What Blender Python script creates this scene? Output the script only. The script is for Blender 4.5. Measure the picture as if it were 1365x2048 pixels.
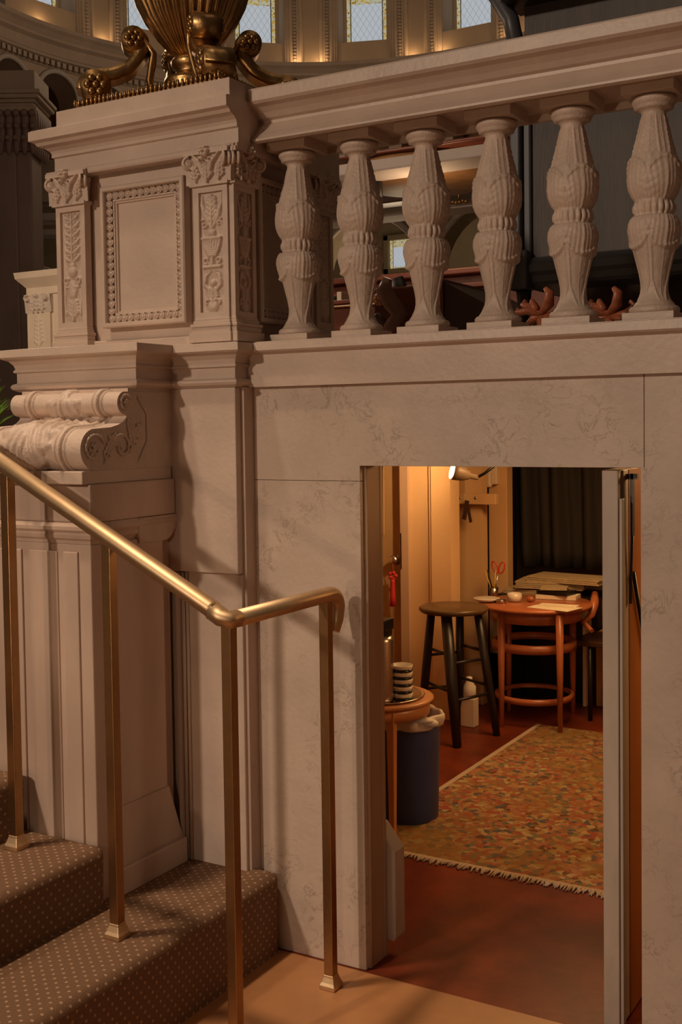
import bpy, bmesh, math, random
import numpy as np
from mathutils import Vector, Matrix
random.seed(7)
PI = math.pi
for o in list(bpy.data.objects): bpy.data.objects.remove(o)
SC = bpy.context.scene
COL = SC.collection

# ------------------------------------------------------------------ camera
FPX, YAW, PITCH, ROLL, SHY = 2298.0, .5283, .0431, -.0137, -75.4
def cam_axes():
    f = Vector((-math.sin(YAW)*math.cos(PITCH), math.cos(YAW)*math.cos(PITCH), -math.sin(PITCH)))
    r = Vector((math.cos(YAW), math.sin(YAW), 0)); u = r.cross(f)
    c, s = math.cos(ROLL), math.sin(ROLL)
    return c*r+s*u, -s*r+c*u, f
RX, UX, FX = cam_axes()
cd = bpy.data.cameras.new('camera'); cam = bpy.data.objects.new('camera', cd); COL.objects.link(cam)
cd.sensor_fit = 'VERTICAL'; cd.sensor_height = 36; cd.lens = FPX/2048*36
cd.shift_y = SHY/2048; cd.clip_end = 200; cd.clip_start = .05
m = Matrix((RX, UX, -FX)).transposed().to_4x4(); m.translation = Vector((0, 0, 1.6))
cam.matrix_world = m
SC.camera = cam
SC.view_settings.view_transform = 'Standard'; SC.view_settings.look = 'None'
SC.view_settings.gamma = 1; SC.view_settings.use_curve_mapping = False
SC.view_settings.exposure = -0.24

# ------------------------------------------------------------------ world and main lights
w = bpy.data.worlds.new('world'); SC.world = w; w.use_nodes = True
bg = w.node_tree.nodes['Background']; bg.inputs[0].default_value = (1, .62, .40, 1); bg.inputs[1].default_value = .045

def lamp(name, kind, loc, energy, color, size=.1, aim=None, cone=None, blend=.5, sx=None):
    d = bpy.data.lights.new(name, kind); d.energy = energy; d.color = color
    if kind == 'AREA':
        d.size = size
        if sx: d.shape = 'RECTANGLE'; d.size_y = sx
    elif kind == 'SUN': d.angle = size
    else: d.shadow_soft_size = size
    if cone: d.spot_size = cone; d.spot_blend = blend
    o = bpy.data.objects.new(name, d); COL.objects.link(o); o.location = loc
    if aim is not None:
        o.rotation_euler = (Vector(aim)-Vector(loc)).to_track_quat('-Z', 'Y').to_euler()
    return o
L1T = Vector((-1.6, 2.85, 1.5)); L1D = Vector((.25, 1, -.37)).normalized()
lamp('hall_key_light', 'SPOT', L1T-L1D*11, 1600, (1, .77, .57), .22, L1T, math.radians(42), .3)
L2T = Vector((-1.95, 2.85, .7)); L2D = Vector((-.45, 1, -.27)).normalized()
lamp('hall_side_light', 'SPOT', L2T-L2D*9, 240, (1, .72, .48), .25, L2T, math.radians(16), .9)
lamp('hall_bounce_fill', 'AREA', (-2.0, 4.2, 7.5), 22, (1, .72, .48), 4.0, (-2.0, 4.4, 0))  # added overhead fill standing in for light bounced around the hall

lamp('hall_low_light', 'SPOT', (-2.6, -4.5, .75), 170, (1, .66, .40), .16, (-1.2, 4.5, 2.15), math.radians(34), .7)

lamp('hall_stair_light', 'SPOT', (-2.9, 1.5, 6.4), 950, (1, .74, .50), .18, (-2.1, 1.9, 0), math.radians(34), .9)
lamp('room_right_fill', 'AREA', (-.40, 4.0, 1.70), 15, (1, .55, .22), .4, (-.8, 3.3, .6))  # unseen fill, added to brighten the inner face of the door leaf

# ------------------------------------------------------------------ materials
def nd(t, kind, **kw):
    n = t.nodes.new(kind)
    for k, v in kw.items(): setattr(n, k, v)
    return n
def mat(name, color, rough=.5, metal=0, var=.0, vscale=8, bump=0, bscale=40, veins=None, vein_col=None, stretch=None, spec=.5, sheen=0):
    M = bpy.data.materials.new(name); M.use_nodes = True; t = M.node_tree; b = t.nodes['Principled BSDF']
    b.inputs['Roughness'].default_value = rough; b.inputs['Metallic'].default_value = metal
    b.inputs['Base Color'].default_value = (*color, 1); b.inputs['Specular IOR Level'].default_value = spec
    L = t.links
    tc = nd(t, 'ShaderNodeTexCoord'); oi = nd(t, 'ShaderNodeObjectInfo')
    mul = nd(t, 'ShaderNodeMath', operation='MULTIPLY'); mul.inputs[1].default_value = 17; L.new(oi.outputs['Random'], mul.inputs[0])
    add = nd(t, 'ShaderNodeVectorMath', operation='ADD'); L.new(tc.outputs['Object'], add.inputs[0]); L.new(mul.outputs[0], add.inputs[1])
    vec = add.outputs[0]
    if stretch:
        mp = nd(t, 'ShaderNodeVectorMath', operation='MULTIPLY'); mp.inputs[1].default_value = stretch; L.new(vec, mp.inputs[0]); vec = mp.outputs[0]
    src = None
    if var:
        n = nd(t, 'ShaderNodeTexNoise'); n.inputs['Scale'].default_value = vscale; n.inputs['Detail'].default_value = 5; n.inputs['Roughness'].default_value = .6
        L.new(vec, n.inputs['Vector'])
        r = nd(t, 'ShaderNodeValToRGB'); r.color_ramp.elements[0].position = .3; r.color_ramp.elements[1].position = .7
        r.color_ramp.elements[0].color = (*[max(0, c*(1-var)) for c in color], 1)
        r.color_ramp.elements[1].color = (*[min(1, c*(1+var)) for c in color], 1)
        L.new(n.outputs['Fac'], r.inputs[0]); src = r.outputs[0]
    if veins:
        n2 = nd(t, 'ShaderNodeTexNoise'); n2.inputs['Scale'].default_value = veins; n2.inputs['Detail'].default_value = 6; n2.inputs['Roughness'].default_value = .62; n2.inputs['Distortion'].default_value = .9
        L.new(vec, n2.inputs['Vector'])
        r2 = nd(t, 'ShaderNodeValToRGB'); e = r2.color_ramp.elements
        e[0].position = .475; e[0].color = (0, 0, 0, 1); e[1].position = .525; e[1].color = (0, 0, 0, 1)
        m1 = e.new(.5); m1.color = (1, 1, 1, 1)
        L.new(n2.outputs['Fac'], r2.inputs[0])
        n3 = nd(t, 'ShaderNodeTexNoise'); n3.inputs['Scale'].default_value = veins*.5; L.new(vec, n3.inputs['Vector'])
        r3 = nd(t, 'ShaderNodeValToRGB'); r3.color_ramp.elements[0].position = .44; r3.color_ramp.elements[1].position = .62
        L.new(n3.outputs['Fac'], r3.inputs[0])
        mm = nd(t, 'ShaderNodeMath', operation='MULTIPLY'); L.new(r2.outputs[0], mm.inputs[0]); L.new(r3.outputs[0], mm.inputs[1])
        m2 = nd(t, 'ShaderNodeMath', operation='MULTIPLY'); m2.inputs[1].default_value = .6; L.new(mm.outputs[0], m2.inputs[0])
        mx = nd(t, 'ShaderNodeMixRGB'); L.new(m2.outputs[0], mx.inputs[0])
        if src: L.new(src, mx.inputs[1])
        else: mx.inputs[1].default_value = (*color, 1)
        mx.inputs[2].default_value = (*(vein_col or [c*.4 for c in color]), 1); src = mx.outputs[0]
    if src: L.new(src, b.inputs['Base Color'])
    if bump:
        n4 = nd(t, 'ShaderNodeTexNoise'); n4.inputs['Scale'].default_value = bscale; n4.inputs['Detail'].default_value = 4; L.new(vec, n4.inputs['Vector'])
        bp = nd(t, 'ShaderNodeBump'); bp.inputs['Strength'].default_value = bump; bp.inputs['Distance'].default_value = .01
        L.new(n4.outputs['Fac'], bp.inputs['Height']); L.new(bp.outputs[0], b.inputs['Normal'])
    return M
def emis(name, color, strength):
    M = bpy.data.materials.new(name); M.use_nodes = True; b = M.node_tree.nodes['Principled BSDF']
    b.inputs['Base Color'].default_value = (*color, 1); b.inputs['Emission Color'].default_value = (*color, 1); b.inputs['Emission Strength'].default_value = strength
    return M
MARBLE = mat('marble', (.60, .47, .39), .42, var=.10, vscale=5, bump=.12, bscale=60)
VEINED = mat('veined_marble', (.58, .46, .38), .42, var=.12, vscale=4, veins=15, bump=.10, bscale=60, vein_col=(.24, .18, .14))
CARVED = mat('carved_marble', (.60, .47, .39), .5, var=.09, vscale=14, bump=.25, bscale=90)
MARBLE2 = mat('far_marble', (.72, .56, .42), .5, var=.08, vscale=6)
MARBLE_R = mat('rosy_marble', (.55, .41, .33), .45, var=.17, vscale=4, stretch=(1, 1, .3), bump=.1)
STONE = mat('hall_stone', (.42, .33, .26), .7, var=.10, vscale=3)
STONE_W = mat('apse_plaster', (.50, .38, .27), .7, var=.06, vscale=2)
COLST = mat('column_stone', (.22, .155, .13), .6, var=.15, vscale=2.2, stretch=(1, 1, .6))
GILD = mat('gilded_bronze', (.46, .28, .12), .36, 1, var=.30, vscale=12, bump=.15, bscale=50)
BRASS = mat('brushed_brass', (.66, .47, .28), .50, 1, var=.08, vscale=30, stretch=(1, 1, .2))
BRASS_P = mat('brass_post', (.42, .25, .12), .35, 1, var=.08, vscale=30)
JAMB = mat('painted_jamb', (.42, .27, .17), .5, var=.12, vscale=10, stretch=(1, 1, .15))
DOORP = mat('door_edge_paint', (.50, .41, .34), .5, var=.12, vscale=14, stretch=(1, 1, .3))
FLOOR_IN = mat('dark_red_floor', (.15, .028, .011), .36, var=.4, vscale=5, bump=.05, spec=.2)
FLOOR_OUT = mat('tan_floor', (.42, .19, .075), .45, var=.18, vscale=3)
ORANGE_WOOD = mat('orange_wood', (.33, .13, .035), .4, var=.2, vscale=6, stretch=(1, 1, .2))
WOOD = mat('maple_wood', (.55, .24, .09), .35, var=.15, vscale=9, stretch=(1, 1, .3))
RWOOD = mat('reddish_wood', (.42, .13, .05), .3, var=.2, vscale=9, stretch=(1, 1, .3))
MAHOG = mat('mahogany', (.16, .045, .022), .3, var=.3, vscale=9, stretch=(.4, 1, 1))
DKWOOD = mat('dark_walnut', (.06, .026, .016), .35, var=.3, vscale=8)
BLACKW = mat('black_wood', (.016, .011, .009), .4, var=.2)
STOOLT = mat('stool_top', (.10, .055, .022), .3, var=.2, vscale=8)
BLACKP = mat('black_plastic', (.008, .007, .007), .3)
CURT = mat('black_curtain', (.022, .017, .014), .8, var=.4, vscale=4, stretch=(3, 3, .3))
BLUE = mat('blue_plastic', (.038, .066, .20), .45, var=.1)
RWALL = mat('cream_room_wall', (.66, .40, .19), .7, var=.05, vscale=3, bump=.08, bscale=80)
DOORB = mat('beige_door', (.38, .23, .11), .45, var=.06)
BAG = mat('white_bin_bag', (.62, .55, .47), .5, var=.1)
PAPER = mat('paper', (.78, .66, .50), .8, var=.04)
PAPER2 = mat('aged_paper', (.45, .34, .20), .8, var=.15, vscale=30)
WHITEP = mat('white_plastic', (.68, .55, .40), .4)
CHINA = mat('white_china', (.75, .66, .55), .25)
SILVER = mat('silver_tray', (.6, .52, .45), .2, 1)
STEEL = mat('steel', (.5, .44, .40), .28, 1)
RED = mat('red_thread', (.40, .015, .01), .6)
SCISRED = mat('red_plastic', (.55, .03, .02), .35)
YELLOWP = mat('yellow_pencil', (.6, .36, .05), .5)
GREYPANEL = mat('grey_oak_panel', (.055, .040, .033), .5, var=.25, vscale=4, stretch=(4, 4, .25), bump=.15)
BLUEGREY = mat('blue_grey_paint', (.065, .065, .075), .4, var=.1)
BEAMW = mat('pale_plaster', (.46, .40, .36), .7, var=.05)
CANOPY = mat('brown_canopy', (.33, .17, .07), .5, var=.2)
OLIVE = mat('olive_plaster', (.22, .17, .10), .7, var=.08)
LEAFG = mat('green_leaf', (.22, .42, .06), .45, var=.3, vscale=20)
REDCARVE = mat('red_carved_wood', (.17, .045, .025), .35, var=.2)
FRINGE = mat('rug_fringe', (.45, .34, .24), .9, var=.1)
LEAD = mat('window_lead', (.02, .018, .015), .5)
BULB = emis('bulb_glow', (1, .72, .40), 14)

def carpet_mat():
    M = bpy.data.materials.new('dotted_carpet'); M.use_nodes = True; t = M.node_tree; b = t.nodes['Principled BSDF']; L = t.links
    b.inputs['Roughness'].default_value = .95; b.inputs['Specular IOR Level'].default_value = .15
    uv = nd(t, 'ShaderNodeUVMap'); sep = nd(t, 'ShaderNodeSeparateXYZ'); L.new(uv.outputs[0], sep.inputs[0])
    def M2(op, a, bb=None, c=None):
        n = nd(t, 'ShaderNodeMath', operation=op)
        for i, v in enumerate((a, bb, c)):
            if v is None: continue
            if isinstance(v, (int, float)): n.inputs[i].default_value = v
            else: L.new(v, n.inputs[i])
        return n.outputs[0]
    S = .031
    u = M2('DIVIDE', sep.outputs[0], S); v = M2('DIVIDE', sep.outputs[1], S*.62)
    row = M2('MODULO', M2('FLOOR', v), 2.0)
    u2 = M2('ADD', u, M2('MULTIPLY', row, .5))
    fu = M2('SUBTRACT', M2('FRACT', u2), .5); fv = M2('SUBTRACT', M2('FRACT', v), .5)
    d = M2('SQRT', M2('ADD', M2('POWER', M2('MULTIPLY', fu, 1.6), 2.0), M2('POWER', fv, 2.0)))
    dot = M2('LESS_THAN', d, .21)
    n = nd(t, 'ShaderNodeTexNoise'); n.inputs['Scale'].default_value = 300; L.new(uv.outputs[0], n.inputs['Vector'])
    r = nd(t, 'ShaderNodeValToRGB'); r.color_ramp.elements[0].color = (.12, .066, .038, 1); r.color_ramp.elements[1].color = (.27, .155, .093, 1)
    L.new(n.outputs['Fac'], r.inputs[0])
    mx = nd(t, 'ShaderNodeMixRGB'); L.new(dot, mx.inputs[0]); L.new(r.outputs[0], mx.inputs[1]); mx.inputs[2].default_value = (.44, .28, .18, 1)
    L.new(mx.outputs[0], b.inputs['Base Color'])
    bp = nd(t, 'ShaderNodeBump'); bp.inputs['Strength'].default_value = .5; bp.inputs['Distance'].default_value = .004; L.new(n.outputs['Fac'], bp.inputs['Height']); L.new(bp.outputs[0], b.inputs['Normal'])
    return M
CARPET = carpet_mat()
def rug_mat():
    M = bpy.data.materials.new('persian_rug'); M.use_nodes = True; t = M.node_tree; b = t.nodes['Principled BSDF']; L = t.links
    b.inputs['Roughness'].default_value = .95; b.inputs['Specular IOR Level'].default_value = .1
    tc = nd(t, 'ShaderNodeTexCoord')
    L = t.links
    nz = nd(t, 'ShaderNodeTexNoise'); nz.inputs['Scale'].default_value = 22; nz.inputs['Detail'].default_value = 3; L.new(tc.outputs['Object'], nz.inputs['Vector'])
    dv_ = nd(t, 'ShaderNodeVectorMath', operation='MULTIPLY_ADD'); L.new(nz.outputs['Color'], dv_.inputs[0]); dv_.inputs[1].default_value = (.05, .05, .05); L.new(tc.outputs['Object'], dv_.inputs[2])
    v = nd(t, 'ShaderNodeTexVoronoi'); v.inputs['Scale'].default_value = 44; L.new(dv_.outputs[0], v.inputs['Vector'])
    sc_ = nd(t, 'ShaderNodeSeparateColor'); L.new(v.outputs['Color'], sc_.inputs[0])
    r = nd(t, 'ShaderNodeValToRGB'); r.color_ramp.interpolation = 'CONSTANT'
    cols = [(0, (.28, .12, .06)), (.25, (.35, .22, .09)), (.42, (.30, .07, .05)), (.55, (.16, .15, .09)), (.66, (.37, .15, .095)), (.78, (.07, .085, .10)), (.86, (.42, .32, .17)), (.95, (.10, .045, .03))]
    r.color_ramp.elements[0].color = (*cols[0][1], 1); r.color_ramp.elements[1].position = cols[1][0]; r.color_ramp.elements[1].color = (*cols[1][1], 1)
    for p, c in cols[2:]:
        e = r.color_ramp.elements.new(p); e.color = (*c, 1)
    L.new(sc_.outputs[0], r.inputs[0])
    n = nd(t, 'ShaderNodeTexNoise'); n.inputs['Scale'].default_value = 2.2; n.inputs['Detail'].default_value = 2; L.new(tc.outputs['Object'], n.inputs['Vector'])
    r5 = nd(t, 'ShaderNodeValToRGB'); r5.color_ramp.elements[0].position = .42; r5.color_ramp.elements[0].color = (.15, .15, .15, 1); r5.color_ramp.elements[1].position = .66; r5.color_ramp.elements[1].color = (.75, .75, .75, 1); L.new(n.outputs['Fac'], r5.inputs[0])
    mx = nd(t, 'ShaderNodeMixRGB'); L.new(r5.outputs[0], mx.inputs[0]); L.new(r.outputs[0], mx.inputs[1]); mx.inputs[2].default_value = (.23, .13, .038, 1)
    L.new(mx.outputs[0], b.inputs['Base Color'])
    return M
RUG = rug_mat()
def glass_mat():
    # leaded window: sky light behind quarry glass, gilt-yellow patterned border set by UV (0..1 across, 0..h up)
    M = bpy.data.materials.new('stained_glass'); M.use_nodes = True; t = M.node_tree; b = t.nodes['Principled BSDF']; L = t.links
    uv = nd(t, 'ShaderNodeUVMap'); sep = nd(t, 'ShaderNodeSeparateXYZ'); L.new(uv.outputs[0], sep.inputs[0])
    def M2(op, a, bb=None):
        n = nd(t, 'ShaderNodeMath', operation=op)
        for i, v in enumerate((a, bb)):
            if v is None: continue
            if isinstance(v, (int, float)): n.inputs[i].default_value = v
            else: L.new(v, n.inputs[i])
        return n.outputs[0]
    x = sep.outputs[0]; y = sep.outputs[1]
    ex = M2('ABSOLUTE', M2('SUBTRACT', x, .5))
    border = M2('MAXIMUM', M2('GREATER_THAN', ex, .37), M2('LESS_THAN', y, .11))
    border = M2('MAXIMUM', border, M2('GREATER_THAN', y, .98))
    v = nd(t, 'ShaderNodeTexVoronoi'); v.inputs['Scale'].default_value = 26; L.new(uv.outputs[0], v.inputs['Vector'])
    s = nd(t, 'ShaderNodeSeparateColor'); L.new(v.outputs['Color'], s.inputs[0])
    r = nd(t, 'ShaderNodeValToRGB'); r.color_ramp.interpolation = 'CONSTANT'
    r.color_ramp.elements[0].color = (.55, .52, .36, 1); r.color_ramp.elements[1].position = .35; r.color_ramp.elements[1].color = (.50, .30, .06, 1)
    e = r.color_ramp.elements.new(.55); e.color = (.42, .46, .36, 1)
    e = r.color_ramp.elements.new(.75); e.color = (.60, .46, .16, 1)
    e = r.color_ramp.elements.new(.93); e.color = (.20, .10, .02, 1)
    L.new(s.outputs[0], r.inputs[0])
    # diamond lead lines in the middle
    a = M2('MULTIPLY', x, 7.0); bb = M2('MULTIPLY', y, 4.6)
    d1 = M2('ABSOLUTE', M2('SUBTRACT', M2('FRACT', M2('ADD', a, bb)), .5)); d2 = M2('ABSOLUTE', M2('SUBTRACT', M2('FRACT', M2('SUBTRACT', a, bb)), .5))
    line = M2('LESS_THAN', M2('MINIMUM', d1, d2), .035)
    l2 = M2('LESS_THAN', M2('ABSOLUTE', M2('SUBTRACT', ex, .37)), .012)
    mid = nd(t, 'ShaderNodeMixRGB'); L.new(line, mid.inputs[0]); mid.inputs[1].default_value = (.56, .60, .64, 1); mid.inputs[2].default_value = (.30, .34, .40, 1)
    mx = nd(t, 'ShaderNodeMixRGB'); L.new(border, mx.inputs[0]); L.new(mid.outputs[0], mx.inputs[1]); L.new(r.outputs[0], mx.inputs[2])
    mx2 = nd(t, 'ShaderNodeMixRGB'); L.new(l2, mx2.inputs[0]); L.new(mx.outputs[0], mx2.inputs[1]); mx2.inputs[2].default_value = (.05, .04, .03, 1)
    b.inputs['Base Color'].default_value = (.05, .05, .05, 1); b.inputs['Roughness'].default_value = .3
    L.new(mx2.outputs[0], b.inputs['Emission Color']); b.inputs['Emission Strength'].default_value = .85
    return M
GLASS = glass_mat()

# ------------------------------------------------------------------ helpers
def at(px, py, Y=None, D=None):
    d = RX*((px-682.5)/FPX) - UX*((py-1024-SHY)/FPX) + FX
    t = (Y/d.y) if Y is not None else D
    return Vector((0, 0, 1.6)) + d*t
class MB:
    def __init__(s): s.bm = bmesh.new(); s.uv = None
    def v(s, p): return s.bm.verts.new(p)
    def face(s, vs, smooth=False):
        try: f = s.bm.faces.new(vs); f.smooth = smooth; return f
        except ValueError: return None
    def box(s, x0, x1, y0, y1, z0, z1, bev=0):
        vs = [s.v((x, y, z)) for x in (x0, x1) for y in (y0, y1) for z in (z0, z1)]
        fs = [s.face([vs[i] for i in q]) for q in ((0, 1, 3, 2), (4, 6, 7, 5), (0, 4, 5, 1), (2, 3, 7, 6), (0, 2, 6, 4), (1, 5, 7, 3))]
        if bev:
            es = list({e for f in fs for e in f.edges}); bmesh.ops.bevel(s.bm, geom=es, offset=bev, segments=2, affect='EDGES', profile=.5)
        return s
    def obox(s, c, ax, ay, az, hx, hy, hz):
        c = Vector(c)
        vs = [s.v(c+ax*(i*hx)+ay*(j*hy)+az*(k*hz)) for i in (-1, 1) for j in (-1, 1) for k in (-1, 1)]
        for q in ((0, 1, 3, 2), (4, 6, 7, 5), (0, 4, 5, 1), (2, 3, 7, 6), (0, 2, 6, 4), (1, 5, 7, 3)): s.face([vs[i] for i in q])
        return s
    def prism(s, pts, fn, a, b, smooth=False, caps=True):
        """polygon pts (p,q); fn(p,q,t)->xyz; extruded t=a..b"""
        A = [s.v(fn(p, q, a)) for p, q in pts]; B = [s.v(fn(p, q, b)) for p, q in pts]; n = len(pts)
        for i in range(n): s.face([A[i], A[(i+1) % n], B[(i+1) % n], B[i]], smooth)
        if caps: s.face(A[::-1]); s.face(B)
        return s
    def lathe(s, prof, c=(0, 0, 0), n=24, smooth=True, caps=True, fn=None, R=None):
        rows = []
        c = Vector(c)
        for i, (r, z) in enumerate(prof):
            row = []
            for k in range(n):
                a = 2*PI*k/n; rr = fn(r, z, a) if fn else r
                p = Vector((rr*math.cos(a), rr*math.sin(a), z))
                if R: p = R @ p
                row.append(s.v(c+p))
            rows.append(row)
        for i in range(len(rows)-1):
            for k in range(n):
                s.face([rows[i][k], rows[i][(k+1) % n], rows[i+1][(k+1) % n], rows[i+1][k]], smooth)
        if caps: s.face(rows[0][::-1]); s.face(rows[-1])
        return s
    def tube(s, pts, r, n=10, smooth=True, flat=None, caps=True):
        """tube along pts; r number or list"""
        pts = [Vector(p) for p in pts]; rows = []
        N = len(pts); prev = None
        for i, p in enumerate(pts):
            d = (pts[min(i+1, N-1)]-pts[max(i-1, 0)]).normalized()
            up = Vector((0, 0, 1)) if abs(d.z) < .95 else Vector((1, 0, 0))
            if prev is not None and abs(prev.dot(d)) < .95: up = prev
            x = up.cross(d).normalized(); y = d.cross(x); prev = y
            rr = r[i] if isinstance(r, (list, tuple)) else r
            fl = flat or 1
            rows.append([s.v(p + x*(rr*math.cos(2*PI*k/n+PI/n)) + y*(rr*fl*math.sin(2*PI*k/n+PI/n))) for k in range(n)])
        for i in range(N-1):
            for k in range(n): s.face([rows[i][k], rows[i][(k+1) % n], rows[i+1][(k+1) % n], rows[i+1][k]], smooth)
        if caps: s.face(rows[0][::-1]); s.face(rows[-1])
        return s
    def ball(s, c, rx, ry=None, rz=None, n=10, m_=6, R=None):
        ry = ry or rx; rz = rz or rx; c = Vector(c); rows = []
        for i in range(1, m_):
            ph = PI*i/m_
            rows.append([(rx*math.sin(ph)*math.cos(2*PI*k/n), ry*math.sin(ph)*math.sin(2*PI*k/n), rz*math.cos(ph)) for k in range(n)])
        f = (lambda p: c+(R @ Vector(p))) if R else (lambda p: c+Vector(p))
        V = [[s.v(f(p)) for p in r] for r in rows]; t = s.v(f((0, 0, rz))); b = s.v(f((0, 0, -rz)))
        for k in range(n):
            s.face([t, V[0][k], V[0][(k+1) % n]], True); s.face([b, V[-1][(k+1) % n], V[-1][k]], True)
        for i in range(len(V)-1):
            for k in range(n): s.face([V[i][k], V[i+1][k], V[i+1][(k+1) % n], V[i][(k+1) % n]], True)
        return s
    def sweep(s, path, prof, closed=False, smooth=False, caps=True):
        """moulding: path of (x,y), profile of (out,z); out is on the LEFT of travel"""
        n = len(path); rows = []
        P = [Vector((p[0], p[1])) for p in path]
        for i in range(n):
            d0 = (P[i]-P[i-1]) if (i > 0 or closed) else (P[1]-P[0]); d1 = (P[(i+1) % n]-P[i]) if (i < n-1 or closed) else (P[-1]-P[-2])
            d0.normalize(); d1.normalize()
            n0 = Vector((-d0.y, d0.x)); n1 = Vector((-d1.y, d1.x)); mt = n0+n1; mt = mt/(mt.dot(n0))
            rows.append([s.v((P[i].x+mt.x*o, P[i].y+mt.y*o, z)) for o, z in prof])
        for i in range(n if closed else n-1):
            a = rows[i]; b = rows[(i+1) % n]
            for k in range(len(prof)-1): s.face([a[k], b[k], b[k+1], a[k+1]], smooth)
        if caps and not closed: s.face(rows[0]); s.face(rows[-1][::-1])
        return s
    def grid(s, fn, nu, nv, smooth=True, wrap=False):
        V = [[s.v(fn(i/nu, j/nv)) for j in range(nv+1)] for i in range(nu+1)]
        for i in range(nu):
            for j in range(nv): s.face([V[i][j], V[i+1][j], V[i+1][j+1], V[i][j+1]], smooth)
        return V
    def build(s, name, m_, parent=None, bevel=0, merge=True, recalc=True):
        if merge: bmesh.ops.remove_doubles(s.bm, verts=s.bm.verts, dist=1e-6)
        if recalc: bmesh.ops.recalc_face_normals(s.bm, faces=s.bm.faces)
        me = bpy.data.meshes.new(name); s.bm.to_mesh(me); s.bm.free(); me.materials.append(m_)
        o = bpy.data.objects.new(name, me); COL.objects.link(o)
        if parent:
            o.parent = parent; o.matrix_parent_inverse = Matrix.Translation(-Vector(parent.location)) if parent.type == 'EMPTY' else Matrix.Identity(4)
        if bevel:
            b = o.modifiers.new('bevel', 'BEVEL'); b.width = bevel; b.segments = 2; b.limit_method = 'ANGLE'; b.angle_limit = math.radians(40)
        return o
def thing(name, label, cat, loc=(0, 0, 0), group=None):
    o = bpy.data.objects.new(name, None); COL.objects.link(o); o.location = loc; o['label'] = label; o['category'] = cat
    o.empty_display_size = .05
    if group: o['group'] = group
    return o
def tag(o, label, cat, group=None):
    o['label'] = label; o['category'] = cat
    if group: o['group'] = group
    return o
def struct(o): o['kind'] = 'structure'; return o

# carved relief as a height field: strokes are lists of blobs (u, v, radius, height)
def stroke(pts, r, h):
    out = []; P = np.array(pts, float)
    for i in range(len(P)-1):
        L = np.hypot(*(P[i+1]-P[i])); k = max(1, int(L/(.35*max(min(r) if isinstance(r, (list, tuple)) else r, .0015))))
        for j in range(k):
            t = (i+j/k)/(len(P)-1)
            rr = np.interp(t, np.linspace(0, 1, len(r)), r) if isinstance(r, (list, tuple)) else r
            q = P[i]+(P[i+1]-P[i])*(j/k); out.append((q[0], q[1], rr, h*min(1, rr/ (max(r) if isinstance(r, (list, tuple)) else r))))
    return out
def arcpts(cx, cy, r0, r1, a0, a1, n=14):
    return [(cx+(r0+(r1-r0)*i/n)*math.cos(a0+(a1-a0)*i/n), cy+(r0+(r1-r0)*i/n)*math.sin(a0+(a1-a0)*i/n)) for i in range(n+1)]
def leaf(cx, cy, ang, L, W, h, lobes=4):
    out = []; c, s_ = math.cos(ang), math.sin(ang)
    out += stroke([(cx, cy), (cx+c*L, cy+s_*L)], [W*.17, W*.15], h)
    for i in range(lobes):
        t = .12+.8*i/lobes; bx, by = cx+c*L*t, cy+s_*L*t; ll = W*(1-.55*t)
        for sg in (-1, 1):
            a2 = ang+sg*.75
            out += stroke([(bx, by), (bx+math.cos(a2)*ll*.8, by+math.sin(a2)*ll*.8), (bx+math.cos(a2-sg*.5)*ll*1.1, by+math.sin(a2-sg*.5)*ll*1.1)], [W*.14, W*.22, W*.08], h*.85)
    return out
def relief_mesh(mb, w_, h_, blobs, place, nu, nv, base=0, edge=True):
    """place(u,v,height)->xyz ; u in [-w/2,w/2], v in [0,h]"""
    us = np.linspace(-w_/2, w_/2, nu+1); vs = np.linspace(0, h_, nv+1); U, V = np.meshgrid(us, vs, indexing='ij'); H = np.zeros_like(U)
    for (cx, cy, r, h) in blobs:
        i0, i1 = np.searchsorted(us, [cx-r, cx+r]); j0, j1 = np.searchsorted(vs, [cy-r, cy+r])
        if i1 <= i0 or j1 <= j0: continue
        d2 = ((U[i0:i1, j0:j1]-cx)**2+(V[i0:i1, j0:j1]-cy)**2)/(r*r)
        hh = h*np.sqrt(np.clip(1-d2, 0, 1)); H[i0:i1, j0:j1] = np.maximum(H[i0:i1, j0:j1], hh)
    G = [[mb.v(place(us[i], vs[j], base+H[i, j])) for j in range(nv+1)] for i in range(nu+1)]
    for i in range(nu):
        for j in range(nv): mb.face([G[i][j], G[i+1][j], G[i+1][j+1], G[i][j+1]], True)
def copy_tree(o, parent=None):
    c = o.copy(); COL.objects.link(c)
    if parent: c.parent = parent; c.matrix_parent_inverse = o.matrix_parent_inverse.copy()
    for ch in list(o.children): copy_tree(ch, c)
    return c

# ================================================================== LARGE STRUCTURE
WY = 2.88          # front face of the marble wall
# floor of the hall and of the little room
struct(MB().box(-6, 3.2, -3.5, 2.87, -.06, 0).build('floor', FLOOR_OUT))
struct(MB().box(-3.9, .25, 2.87, 6.9, -.061, -.001).build('floor', FLOOR_IN))
# marble front wall with the low doorway
f = MB()
f.box(-1.985, -1.618, WY, 2.985, 0, 1.4360)
xz = lambda x, z, t: (x, t, z)
f.prism([(-1.985, 1.4372), (-1.618, 1.4372), (-1.618, 1.481), (-.7972, 1.481), (-.7972, 1.72), (-1.985, 1.72)], xz, WY, 2.985)
f.prism([(-.806, 0), (1.2, 0), (1.2, 1.72), (-.7960, 1.72), (-.7960, 1.4822), (-.806, 1.4822)], xz, WY, 2.985)
wf = struct(f.build('wall_front', VEINED, bevel=.0012))
# joints in the stone
# backing wall to the left, behind the pilaster and console
struct(MB().box(-2.70, -1.985, 2.83, 2.985, 0, 1.716).build('wall_left', MARBLE_R))
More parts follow.
